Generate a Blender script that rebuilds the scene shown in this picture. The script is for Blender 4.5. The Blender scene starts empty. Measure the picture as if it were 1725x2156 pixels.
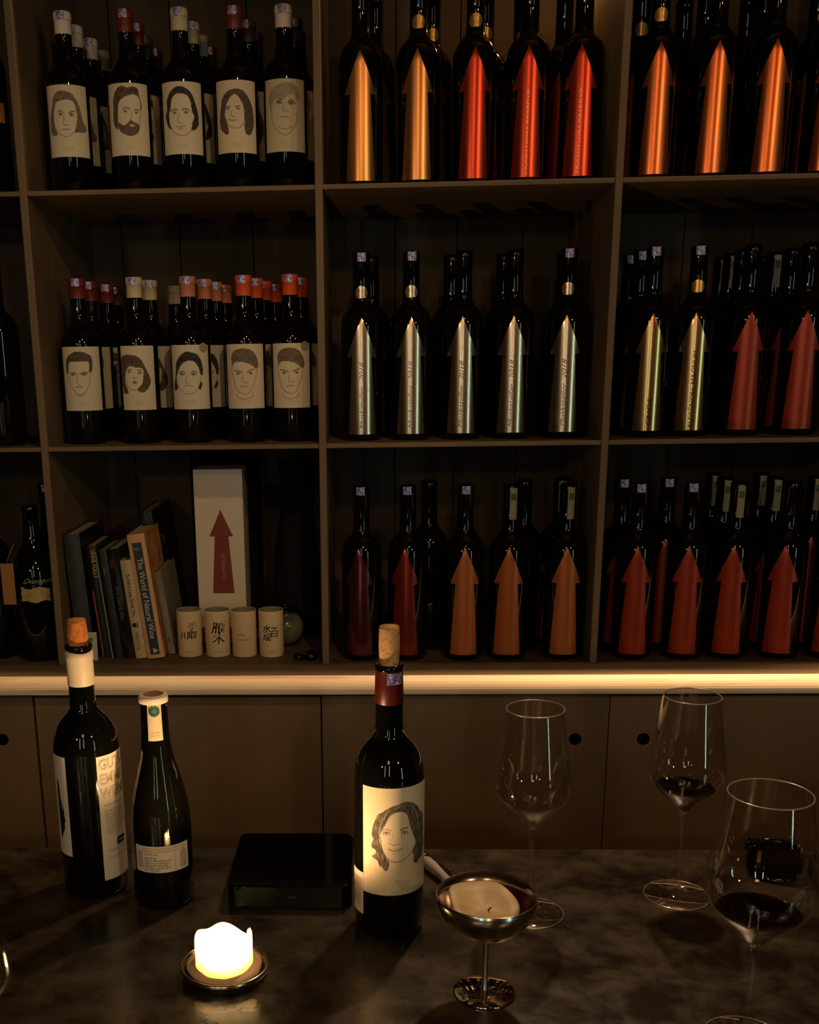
import bpy, bmesh, math
import numpy as np
from mathutils import Matrix, Vector, Euler

S = bpy.context.scene
COL = S.collection
PI = math.pi
sin, cos = math.sin, math.cos

# ------------------------------------------------------------------ camera
cd = bpy.data.cameras.new('camera')
cam = bpy.data.objects.new('camera', cd)
COL.objects.link(cam)
S.camera = cam
M = Matrix(((0.999056, 0.003852, 0.043261, 0.0),
            (0.040593, 0.271442, -0.961598, -2.0),
            (-0.015447, 0.962447, 0.271030, 1.65),
            (0, 0, 0, 1)))
cam.matrix_world = M
cd.sensor_fit = 'HORIZONTAL'
cd.sensor_width = 36.0
cd.lens = 36.0 * 2281.0 / 1725.0
cd.shift_x = (862.5 - 677.0) / 1725.0
cd.shift_y = (1400.0 - 1078.0) / 1725.0
cd.clip_start = 0.05

# ------------------------------------------------------------------ view / world
S.view_settings.view_transform = 'Standard'
S.view_settings.look = 'None'
S.view_settings.exposure = 0.0
S.view_settings.gamma = 1.0
S.view_settings.use_curve_mapping = False
S.cycles.use_denoising = True
S.cycles.use_light_tree = True
S.cycles.sample_clamp_indirect = 14.0
S.cycles.sample_clamp_direct = 0.0
S.cycles.caustics_reflective = False
S.cycles.caustics_refractive = False
S.cycles.max_bounces = 10
S.cycles.transparent_max_bounces = 24
S.cycles.transmission_bounces = 10
W = bpy.data.worlds.new('world')
S.world = W
W.use_nodes = True
W.node_tree.nodes['Background'].inputs[0].default_value = (1.0, 0.62, 0.30, 1)
W.node_tree.nodes['Background'].inputs[1].default_value = 0.006


def light(name, kind, loc, energy, color, target=None, **kw):
    d = bpy.data.lights.new(name, kind)
    d.energy = energy
    d.color = color
    for k, v in kw.items():
        setattr(d, k, v)
    o = bpy.data.objects.new(name, d)
    COL.objects.link(o)
    o.location = loc
    if target is not None:
        o.rotation_euler = (Vector(target) - Vector(loc)).to_track_quat('-Z', 'Y').to_euler()
    return o


# cove strip hidden above the shelving: grazes the counter nosing and throws shadows on the bar
light('cove_strip_light', 'AREA', (1.05, 0.012, 2.62), 8.0, (1.0, 0.60, 0.29), target=(1.05, -0.085, 1.1),
      shape='RECTANGLE', size=1.6, size_y=0.006, spread=0.75)
light('cove_strip_light', 'AREA', (-0.55, 0.012, 2.62), 1.3, (1.0, 0.58, 0.27), target=(-0.55, -0.085, 1.1),
      shape='RECTANGLE', size=1.5, size_y=0.006, spread=0.75)
light('cove_lamp', 'POINT', (0.42, 0.010, 2.66), 36.0, (1.0, 0.64, 0.34), shadow_soft_size=0.035)
# ceiling lamps of the guest side, behind and above the seats
light('ceiling_panel_lamp', 'AREA', (-0.1, -3.4, 2.85), 4.5, (1.0, 0.52, 0.20), target=(0.0, 0.0, 1.7),
      shape='RECTANGLE', size=0.35, size_y=0.6)
light('pendant_lamp', 'AREA', (1.5, -3.0, 2.6), 6.5, (1.0, 0.60, 0.28), target=(0.2, 0, 1.3), shape='DISK', size=0.12)
light('pendant_lamp', 'AREA', (-1.2, -3.4, 2.2), 5.5, (1.0, 0.66, 0.33), target=(0, 0, 1.5), shape='DISK', size=0.10)
light('wall_lamp', 'AREA', (-0.62, -3.4, 1.75), 2.2, (0.70, 0.95, 1.0), target=(0.1, 0, 1.6), shape='RECTANGLE', size=0.035, size_y=1.1)
light('wall_lamp', 'AREA', (0.02, -3.6, 1.80), 2.6, (1.0, 0.74, 0.46), target=(0.1, 0, 1.6), shape='RECTANGLE', size=0.09, size_y=1.1)
light('ceiling_spot', 'SPOT', (0.35, -1.9, 2.75), 26.0, (1.0, 0.68, 0.35), target=(-0.42, 0.1, 1.42), spot_size=0.66, spot_blend=0.8, shadow_soft_size=0.03)
# puck lamp under the top board of the centre bay
light('puck_lamp', 'POINT', (0.385, 0.25, 2.34), 0.45, (1.0, 0.50, 0.17), shadow_soft_size=0.02)


# ------------------------------------------------------------------ materials
MATS = {}


def mat(name, color=(0.8, 0.8, 0.8), rough=0.5, metal=0.0, spec=0.5, **kw):
    if name in MATS:
        return MATS[name]
    m = bpy.data.materials.new(name)
    m.use_nodes = True
    b = m.node_tree.nodes['Principled BSDF']
    b.inputs['Base Color'].default_value = (*color, 1)
    b.inputs['Roughness'].default_value = rough
    b.inputs['Metallic'].default_value = metal
    b.inputs['Specular IOR Level'].default_value = spec
    for k, v in kw.items():
        b.inputs[k.replace('_', ' ')].default_value = v
    MATS[name] = m
    return m


def noisy(name, c1, c2, scale=(8, 8, 8), rough=0.6, rough2=None, detail=6, lo=0.35, hi=0.65, spec=0.4, bump=0.0,
          metal=0.0, distort=0.3, bscale=120):
    m = mat(name, c1, rough, metal, spec)
    nt = m.node_tree
    N, L = nt.nodes, nt.links
    b = N['Principled BSDF']
    tc = N.new('ShaderNodeTexCoord')
    mp = N.new('ShaderNodeMapping')
    mp.inputs['Scale'].default_value = scale
    L.new(tc.outputs['Object'], mp.inputs[0])
    nz = N.new('ShaderNodeTexNoise')
    nz.inputs['Scale'].default_value = 1.0
    nz.inputs['Detail'].default_value = detail
    nz.inputs['Roughness'].default_value = 0.62
    nz.inputs['Distortion'].default_value = distort
    L.new(mp.outputs[0], nz.inputs['Vector'])
    r = N.new('ShaderNodeValToRGB')
    r.color_ramp.elements[0].position = lo
    r.color_ramp.elements[1].position = hi
    r.color_ramp.elements[0].color = (*c1, 1)
    r.color_ramp.elements[1].color = (*c2, 1)
    L.new(nz.outputs['Fac'], r.inputs[0])
    L.new(r.outputs[0], b.inputs['Base Color'])
    if rough2 is not None:
        mr = N.new('ShaderNodeMapRange')
        mr.inputs['From Min'].default_value = lo
        mr.inputs['From Max'].default_value = hi
        mr.inputs['To Min'].default_value = rough
        mr.inputs['To Max'].default_value = rough2
        L.new(nz.outputs['Fac'], mr.inputs['Value'])
        L.new(mr.outputs[0], b.inputs['Roughness'])
    if bump:
        n2 = N.new('ShaderNodeTexNoise')
        n2.inputs['Scale'].default_value = bscale
        n2.inputs['Detail'].default_value = 4
        L.new(tc.outputs['Object'], n2.inputs['Vector'])
        bp = N.new('ShaderNodeBump')
        bp.inputs['Strength'].default_value = bump
        bp.inputs['Distance'].default_value = 0.002
        L.new(n2.outputs['Fac'], bp.inputs['Height'])
        L.new(bp.outputs[0], b.inputs['Normal'])
    return m


M_SHELF = noisy('shelf_wood', (0.15, 0.10, 0.052), (0.20, 0.135, 0.075), (3, 14, 3), 0.62, bump=0.15)
M_BACK = noisy('back_plank_wood', (0.055, 0.035, 0.018), (0.090, 0.060, 0.032), (9, 9, 1.2), 0.7, bump=0.15)
M_CTOP = noisy('counter_wood', (0.085, 0.055, 0.03), (0.14, 0.095, 0.055), (3, 12, 6), 0.55, 0.7, bump=0.1)
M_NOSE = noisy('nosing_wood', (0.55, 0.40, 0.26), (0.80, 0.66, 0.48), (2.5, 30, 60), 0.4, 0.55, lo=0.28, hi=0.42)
M_DOOR = noisy('door_wood', (0.17, 0.112, 0.060), (0.21, 0.142, 0.078), (4, 4, 4), 0.5, bump=0.06)
M_DARK = mat('dark_gap', (0.004, 0.003, 0.002), 0.9, 0, 0.1)
M_BAR = noisy('bar_stone', (0.018, 0.012, 0.008), (0.086, 0.063, 0.036), (17, 20, 17), 0.22, 0.40, detail=12, lo=0.38, hi=0.72, spec=0.75,
              distort=0.25, bump=0.05, bscale=200)
M_WALL = mat('wall_paint', (0.05, 0.033, 0.02), 0.85, 0, 0.2)
M_FLOOR = noisy('floor_wood', (0.04, 0.025, 0.014), (0.07, 0.045, 0.026), (2, 12, 2), 0.6)
M_BGLASS = mat('bottle_glass', (0.0035, 0.0035, 0.002), 0.045, 0, 0.5)
M_BGLASS_D = mat('bottle_glass_satin', (0.006, 0.005, 0.003), 0.16, 0, 0.5)
M_PAPER = mat('label_paper', (0.78, 0.70, 0.56), 0.7, 0, 0.25)
M_INK = mat('ink_black', (0.012, 0.011, 0.010), 0.6, 0, 0.2)
M_INKB = mat('ink_brown', (0.30, 0.17, 0.09), 0.7, 0, 0.2)
M_GREY = mat('ink_grey', (0.30, 0.27, 0.22), 0.7, 0, 0.2)
CAPS = {'w': mat('capsule_white', (0.82, 0.75, 0.64), 0.5), 'c': mat('capsule_cream', (0.66, 0.58, 0.36), 0.5),
        'p': mat('capsule_shade_dimmed', (0.42, 0.37, 0.30), 0.5), 'r': mat('capsule_dark_red', (0.17, 0.024, 0.012), 0.42),
        'd': mat('capsule_shade_dark', (0.07, 0.03, 0.02), 0.5), 's': mat('capsule_salmon', (0.62, 0.22, 0.11), 0.5),  # 'd' darkens caps at the back of a file to paint their shade
        'o': mat('capsule_orange', (0.78, 0.10, 0.02), 0.42), 'k': mat('capsule_black', (0.012, 0.01, 0.008), 0.3)}
FOIL = {'amberlit': ((0.78, 0.34, 0.11), 0.27, 0.9), 'red': ((0.72, 0.075, 0.03), 0.27, 0.8),  # first tone is red foil with its warm reflection painted into the colour
        'orange': ((0.80, 0.20, 0.06), 0.27, 0.9), 'silver': ((0.64, 0.48, 0.32), 0.22, 0.97),  # orange tone: red foil with the warm light painted into the colour
        'gold': ((0.62, 0.39, 0.16), 0.20, 0.95), 'rust': ((0.50, 0.14, 0.035), 0.34, 0.35),
        'maroon': ((0.30, 0.035, 0.02), 0.25, 0.7), 'plum': ((0.20, 0.05, 0.07), 0.20, 0.85),
        'brick': ((0.38, 0.038, 0.008), 0.34, 0.35)}
FOILM = {k: mat('foil_' + k, c, r, mt) for k, (c, r, mt) in FOIL.items()}
M_STRIPT = mat('foil_lettering', (0.85, 0.60, 0.35), 0.3, 0.6)
M_CORK = noisy('cork', (0.40, 0.18, 0.06), (0.74, 0.44, 0.21), (180, 180, 180), 0.85, lo=0.32, hi=0.5, spec=0.1)
M_CORKR = noisy('stained_cork', (0.42, 0.12, 0.035), (0.72, 0.27, 0.08), (150, 150, 150), 0.85, lo=0.32, hi=0.55, spec=0.1)
M_STEEL = mat('brushed_steel', (0.62, 0.55, 0.46), 0.20, 1.0)
M_STEELD = mat('dark_steel', (0.10, 0.085, 0.07), 0.25, 0.9)
M_BLACKG = mat('black_gloss', (0.002, 0.002, 0.002), 0.07, 0, 0.35)
M_BLACKM = mat('black_matte', (0.007, 0.006, 0.005), 0.8, 0, 0.15)
M_WHITEP = mat('white_plastic', (0.80, 0.74, 0.66), 0.4)


def holo():
    m = mat('hologram_seal', (0.25, 0.27, 0.55), 0.3, 0.2, 0.6)
    N, L = m.node_tree.nodes, m.node_tree.links
    b = N['Principled BSDF']
    tc = N.new('ShaderNodeTexCoord')
    nz = N.new('ShaderNodeTexNoise')
    nz.inputs['Scale'].default_value = 260
    nz.inputs['Detail'].default_value = 3
    L.new(tc.outputs['Object'], nz.inputs['Vector'])
    r = N.new('ShaderNodeValToRGB')
    e = r.color_ramp.elements
    e[0].position = 0.38
    e[0].color = (0.12, 0.12, 0.42, 1)
    e[1].position = 0.64
    e[1].color = (0.75, 0.78, 0.85, 1)
    k = e.new(0.5)
    k.color = (0.30, 0.24, 0.62, 1)
    L.new(nz.outputs['Fac'], r.inputs[0])
    L.new(r.outputs[0], b.inputs['Base Color'])
    return m


M_HOLO = holo()


def vcol():
    m = mat('printed_paper', (0.7, 0.6, 0.5), 0.7, 0, 0.25)
    N, L = m.node_tree.nodes, m.node_tree.links
    a = N.new('ShaderNodeAttribute')
    a.attribute_name = 'print'
    L.new(a.outputs['Color'], N['Principled BSDF'].inputs['Base Color'])
    return m


M_PRINT = vcol()


def thin_glass(name, tint=(0.97, 0.955, 0.93), ior=1.6, rough=0.0):
    m = bpy.data.materials.new(name)
    m.use_nodes = True
    N, L = m.node_tree.nodes, m.node_tree.links
    N.clear()
    out = N.new('ShaderNodeOutputMaterial')
    mx = N.new('ShaderNodeMixShader')
    tr = N.new('ShaderNodeBsdfTransparent')
    tr.inputs[0].default_value = (*tint, 1)
    gl = N.new('ShaderNodeBsdfGlossy')
    gl.inputs['Roughness'].default_value = rough
    gl.inputs[0].default_value = (1, 1, 1, 1)
    fr = N.new('ShaderNodeFresnel')
    ge = N.new('ShaderNodeNewGeometry')      # same reflectance from either side of a thin pane
    mr = N.new('ShaderNodeMapRange')
    mr.inputs['To Min'].default_value = ior
    mr.inputs['To Max'].default_value = 1.0 / ior
    L.new(ge.outputs['Backfacing'], mr.inputs['Value'])
    L.new(mr.outputs[0], fr.inputs[0])
    L.new(fr.outputs[0], mx.inputs[0])
    L.new(tr.outputs[0], mx.inputs[1])
    L.new(gl.outputs[0], mx.inputs[2])
    L.new(mx.outputs[0], out.inputs[0])
    return m


M_THIN = thin_glass('thin_glass')
M_SOLIDG = mat('solid_glass', (1, 0.98, 0.95), 0.0, 0, 0.5, Transmission_Weight=1.0, IOR=1.5)
M_WINE = mat('red_wine', (0.0045, 0.0002, 0.0003), 0.02, 0, 0.45)
M_WINELOW = mat('red_wine_in_bowl', (0.010, 0.0006, 0.0005), 0.3, 0, 0.1)
M_WINEEDGE = mat('red_wine_edge', (0.16, 0.006, 0.005), 0.08, 0, 0.5, Transmission_Weight=0.3)
M_RIM = mat('glass_rim', (0.75, 0.62, 0.48), 0.22, 0, 0.8, Transmission_Weight=0.55, IOR=1.5)
M_WAX = mat('wax', (0.86, 0.66, 0.38), 0.45, 0, 0.4, Subsurface_Weight=0.25, Subsurface_Scale=0.01)


# ------------------------------------------------------------------ mesh builder
class MB:
    def __init__(s):
        s.v, s.f, s.m, s.mats, s.sm = [], [], [], [], []

    def mi(s, m):
        if m not in s.mats:
            s.mats.append(m)
        return s.mats.index(m)

    def add(s, vs, fs, m, smooth=False, T=None):
        o = len(s.v)
        if T is not None:
            vs = [tuple(T @ Vector(p)) for p in vs]
        s.v += [tuple(p) for p in vs]
        i = s.mi(m)
        for f in fs:
            s.f.append([a + o for a in f])
            s.m.append(i)
            s.sm.append(smooth)
        return s

    def box(s, a, b, m, T=None, bev=0.0):
        (x0, y0, z0), (x1, y1, z1) = a, b
        if bev > 0:
            bm = bmesh.new()
            bmesh.ops.create_cube(bm, size=1)
            for v in bm.verts:
                v.co = Vector(((x0 + x1) / 2 + v.co.x * (x1 - x0), (y0 + y1) / 2 + v.co.y * (y1 - y0),
                               (z0 + z1) / 2 + v.co.z * (z1 - z0)))
            bmesh.ops.bevel(bm, geom=bm.edges[:], offset=bev, segments=2, affect='EDGES', profile=0.5)
            bm.verts.index_update()
            vs = [tuple(v.co) for v in bm.verts]
            fs = [[v.index for v in f.verts] for f in bm.faces]
            bm.free()
            return s.add(vs, fs, m, False, T)
        vs = [(x0, y0, z0), (x1, y0, z0), (x1, y1, z0), (x0, y1, z0), (x0, y0, z1), (x1, y0, z1), (x1, y1, z1), (x0, y1, z1)]
        fs = [(0, 3, 2, 1), (4, 5, 6, 7), (0, 1, 5, 4), (1, 2, 6, 5), (2, 3, 7, 6), (3, 0, 4, 7)]
        return s.add(vs, fs, m, False, T)

    def lathe(s, prof, m, seg=40, T=None, th0=0.0, wob=None):
        vs, fs = [], []
        n = len(prof)
        idx = []
        for (r, z) in prof:
            if r < 1e-6:
                idx.append([len(vs)])
                vs.append((0, 0, z))
            else:
                row = []
                for k in range(seg):
                    a = th0 + 2 * PI * k / seg
                    rr, zz = (r, z) if wob is None else wob(r, z, a)
                    row.append(len(vs))
                    vs.append((rr * sin(a), -rr * cos(a), zz))
                idx.append(row)
        for i in range(n - 1):
            A, B = idx[i], idx[i + 1]
            if len(A) == 1 and len(B) == 1:
                continue
            for k in range(seg):
                k2 = (k + 1) % seg
                if len(A) == 1:
                    fs.append((A[0], B[k2], B[k]))
                elif len(B) == 1:
                    fs.append((A[k], A[k2], B[0]))
                else:
                    fs.append((A[k], A[k2], B[k2], B[k]))
        return s.add(vs, fs, m, True, T)

    def tube(s, pts, r, m, seg=10, T=None, closed=False, flat=1.0):
        pts = [Vector(p) for p in pts]
        n = len(pts)
        vs, fs = [], []
        up = Vector((0, 0, 1))
        for i, p in enumerate(pts):
            if closed:
                t = pts[(i + 1) % n] - pts[i - 1]
            else:
                t = pts[min(i + 1, n - 1)] - pts[max(i - 1, 0)]
            t.normalize()
            a = t.cross(up)
            if a.length < 1e-3:
                a = t.cross(Vector((1, 0, 0)))
            a.normalize()
            b = a.cross(t)
            rr = r[i] if isinstance(r, (list, tuple)) else r
            for k in range(seg):
                an = 2 * PI * k / seg
                vs.append(tuple(p + a * rr * cos(an) + b * rr * flat * sin(an)))
        for i in range(n if closed else n - 1):
            j = (i + 1) % n
            for k in range(seg):
                k2 = (k + 1) % seg
                fs.append((i * seg + k, i * seg + k2, j * seg + k2, j * seg + k))
        if not closed:
            fs.append(tuple(range(seg))[::-1])
            fs.append(tuple((n - 1) * seg + k for k in range(seg)))
        return s.add(vs, fs, m, True, T)

    def patch(s, R, th0, th1, z0, z1, m, nu=16, nv=1, off=0.0004, T=None):
        vs, fs = [], []
        for j in range(nv + 1):
            z = z0 + (z1 - z0) * j / nv
            r = (R(z) if callable(R) else R) + off
            for i in range(nu + 1):
                a = th0 + (th1 - th0) * i / nu
                vs.append((r * sin(a), -r * cos(a), z))
        for j in range(nv):
            for i in range(nu):
                q = j * (nu + 1) + i
                fs.append((q, q + 1, q + nu + 2, q + nu + 1))
        return s.add(vs, fs, m, True, T)

    def text(s, txt, size, m, fn, align='CENTER', shear=0.0, rot=0.0, sx=1.0, at=(0, 0), bold=0.0):
        vs, fs = text2d(txt, size, align, shear, bold)
        c, q = cos(rot), sin(rot)
        out = []
        for (x, y) in vs:
            x *= sx
            out.append(fn(at[0] + x * c - y * q, at[1] + x * q + y * c))
        return s.add(out, fs, m, False)

    def mesh(s, name):
        me = bpy.data.meshes.new(name)
        me.from_pydata(s.v, [], s.f)
        for m in s.mats:
            me.materials.append(m)
        me.polygons.foreach_set('material_index', s.m)
        me.polygons.foreach_set('use_smooth', s.sm)
        me.update()
        return me


_TXT = {}


def text2d(txt, size, align='CENTER', shear=0.0, bold=0.0):
    key = (txt, size, align, shear, bold)
    if key in _TXT:
        return _TXT[key]
    cu = bpy.data.curves.new('t', 'FONT')
    cu.body = txt
    cu.size = size
    cu.align_x = align
    cu.align_y = 'CENTER'
    cu.shear = shear
    cu.offset = bold
    cu.resolution_u = 3
    o = bpy.data.objects.new('t', cu)
    COL.objects.link(o)
    dg = bpy.context.evaluated_depsgraph_get()
    me = bpy.data.meshes.new_from_object(o.evaluated_get(dg))
    vs = [(v.co.x, v.co.y) for v in me.vertices]
    fs = [list(p.vertices) for p in me.polygons]
    bpy.data.objects.remove(o)
    bpy.data.curves.remove(cu)
    bpy.data.meshes.remove(me)
    _TXT[key] = (vs, fs)
    return vs, fs


def cyl(R, off=0.0009, th=0.0):
    return lambda u, v: ((R + off) * sin(u / R + th), -(R + off) * cos(u / R + th), v)


def obj(name, me, parent=None, **kw):
    if isinstance(me, MB):
        me = me.mesh(name)
    o = bpy.data.objects.new(name, me)
    COL.objects.link(o)
    if parent is not None:
        o.parent = parent
    for k, v in kw.items():
        o[k] = v
    return o


def thing(name, label, cat, loc=(0, 0, 0), rz=0.0, group=None, rot=None):
    o = bpy.data.objects.new(name, None)
    o.empty_display_size = 0.03
    COL.objects.link(o)
    o.location = loc
    o.rotation_euler = rot if rot is not None else (0, 0, rz)
    o['label'] = label
    o['category'] = cat
    if group:
        o['group'] = group
    return o


def smooth(pts, closed=True, n=4):
    P = [np.array(p, float) for p in pts]
    L = len(P)
    out = []
    rng = range(L if closed else L - 1)
    for i in rng:
        p0 = P[i - 1] if closed or i > 0 else P[0]
        p1 = P[i]
        p2 = P[(i + 1) % L] if closed else P[i + 1]
        p3 = P[(i + 2) % L] if closed else P[min(i + 2, L - 1)]
        for k in range(n):
            t = k / n
            out.append(0.5 * (2 * p1 + (p2 - p0) * t + (2 * p0 - 5 * p1 + 4 * p2 - p3) * t * t + (-p0 + 3 * p1 - 3 * p2 + p3) * t ** 3))
    if not closed:
        out.append(P[-1])
    return np.array(out)


# ------------------------------------------------------------------ printed portraits (vertex-colour prints on curved labels)
class Print:
    """a grid over angle and height of a cylinder; drawings are laid on it in metres"""

    def __init__(s, R, th0, th1, z0, z1, nu, nv, paper):
        s.R, s.th0, s.th1, s.z0, s.z1, s.nu, s.nv = R, th0, th1, z0, z1, nu, nv
        th = np.linspace(th0, th1, nu)
        z = np.linspace(z1, z0, nv)
        TH, Z = np.meshgrid(th, z)
        s.U = (TH * R).ravel()
        s.V = (z1 - Z).ravel()
        s.TH, s.Z = TH.ravel(), Z.ravel()
        s.C = np.tile(np.array(paper, float), (nu * nv, 1))
        s.paper = np.array(paper, float)
        s.px = R * (th1 - th0) / nu
        n = np.sin(s.U * 2100 + np.sin(s.V * 900) * 3) * np.sin(s.V * 1500 + np.sin(s.U * 1300) * 2)
        s.noise = n

    def mix(s, a, col):
        a = a[:, None]
        s.C = s.C * (1 - a) + np.array(col, float) * a

    def poly(s, P, col, a=1.0, col2=None, streak=0.0):
        n = len(P)
        ins = np.zeros(len(s.U), bool)
        j = n - 1
        for i in range(n):
            xi, yi = P[i]
            xj, yj = P[j]
            if abs(yj - yi) > 1e-12:
                c = ((yi > s.V) != (yj > s.V)) & (s.U < (xj - xi) * (s.V - yi) / (yj - yi) + xi)
                ins ^= c
            j = i
        al = ins * a
        if col2 is None:
            s.mix(al, col)
        else:
            t = 0.5 + 0.28 * np.sin(s.U * 2300 + 4 * np.sin(s.V * 110 + s.U * 70)) + 0.25 * np.sin(s.V * 420 + s.U * 500 + 3 * np.sin(s.U * 260))
            t = np.clip(t + s.noise * 0.35, 0, 1)[:, None]
            cc = np.array(col) * (1 - t) + np.array(col2) * t
            aa = al[:, None]
            s.C = s.C * (1 - aa) + cc * aa

    def stroke(s, P, w, col, a=1.0):
        d = np.full(len(s.U), 9.0)
        for i in range(len(P) - 1):
            ax, ay = P[i]
            bx, by = P[i + 1]
            dx, dy = bx - ax, by - ay
            L2 = dx * dx + dy * dy + 1e-12
            t = np.clip(((s.U - ax) * dx + (s.V - ay) * dy) / L2, 0, 1)
            d = np.minimum(d, np.hypot(s.U - ax - t * dx, s.V - ay - t * dy))
        s.mix(np.clip((w / 2 - d) / s.px + 0.5, 0, 1) * a, col)

    def ell(s, c, rx, ry, col, a=1.0, soft=0.5):
        q = np.hypot((s.U - c[0]) / rx, (s.V - c[1]) / ry)
        s.mix(np.clip((1 - q) / soft, 0, 1) * a, col)

    def build(s, off=0.0005):
        me = bpy.data.meshes.new('label')
        r = s.R + off
        co = np.stack([r * np.sin(s.TH), -r * np.cos(s.TH), s.Z], 1)
        q = (np.arange(s.nv - 1)[:, None] * s.nu + np.arange(s.nu - 1)[None, :]).ravel()
        fs = np.stack([q, q + s.nu, q + s.nu + 1, q + 1], 1)
        me.from_pydata(co.tolist(), [], fs.tolist())
        me.materials.append(M_PRINT)
        at = me.attributes.new('print', 'FLOAT_COLOR', 'POINT')
        at.data.foreach_set('color', np.concatenate([np.clip(s.C, 0, 1), np.ones((len(s.C), 1))], 1).ravel())
        me.polygons.foreach_set('use_smooth', [True] * len(me.polygons))
        me.update()
        return me


PAPER = (0.74, 0.66, 0.50)


def small_portrait(spec, paper=PAPER):
    TL, TR, BL = [np.array(p, float) for p in spec['frame']]
    R, H = 0.0378, 0.115
    smx = spec.get('smax', 0.875)
    sc = spec.get('sc', 0.0)
    s0, s1 = -smx + sc, smx + spec.get('sr', 0.0)
    pr = Print(R, math.asin(s0), math.asin(min(0.97, s1)), 0.062, 0.177, 84, 112, paper)
    A = np.array([TR - TL, BL - TL]).T
    Ai = np.linalg.inv(A)

    def mp(pts):
        out = []
        for p in pts:
            a, b = Ai @ (np.array(p, float) - TL)
            out.append((R * math.asin(max(-0.99, min(0.99, s0 + (s1 - s0) * a))), b * H))
        return out
    hc, hc2 = spec.get('hair_col', ((0.15, 0.12, 0.085), (0.30, 0.25, 0.18)))
    for h in spec['hair']:
        pr.poly(mp(smooth(h)), hc, spec.get('ha', 1.0), hc2)
    if 'beard' in spec:
        pr.poly(mp(smooth(spec['beard'])), (0.075, 0.045, 0.032), 0.95, (0.16, 0.105, 0.075))
    for f in spec.get('light', []):
        pr.ell(mp([f[:2]])[0], f[2] * 0.00013, f[3] * 0.00013, paper)
    for st in spec['line']:
        pr.stroke(mp(smooth(st, False)), 0.0011, (0.12, 0.09, 0.06), 0.85)
    for st in spec['brow']:
        pr.stroke(mp(smooth(st, False)), 0.0019, (0.08, 0.065, 0.05), 0.9)
    for e in spec['eye']:
        c = mp([e[:2]])[0]
        k = spec.get('k', 0.00014)
        pr.ell(c, e[2] * k * 1.25, e[3] * k * 1.5, (0.09, 0.075, 0.06), 0.9, 0.6)
    for st in spec['mouth']:
        pr.stroke(mp(smooth(st, False)), 0.0015, (0.17, 0.10, 0.075), 0.85)
    # faint caption under the face
    cx = (s0 + s1) / 2 * R
    for k, wd in enumerate((0.010, 0.0085, 0.004)):
        pr.stroke([(cx - wd, 0.1000 + k * 0.0030), (cx + wd, 0.1000 + k * 0.0030)], 0.0014, (0.42, 0.36, 0.27), 0.45)
    return pr.build()


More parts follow.
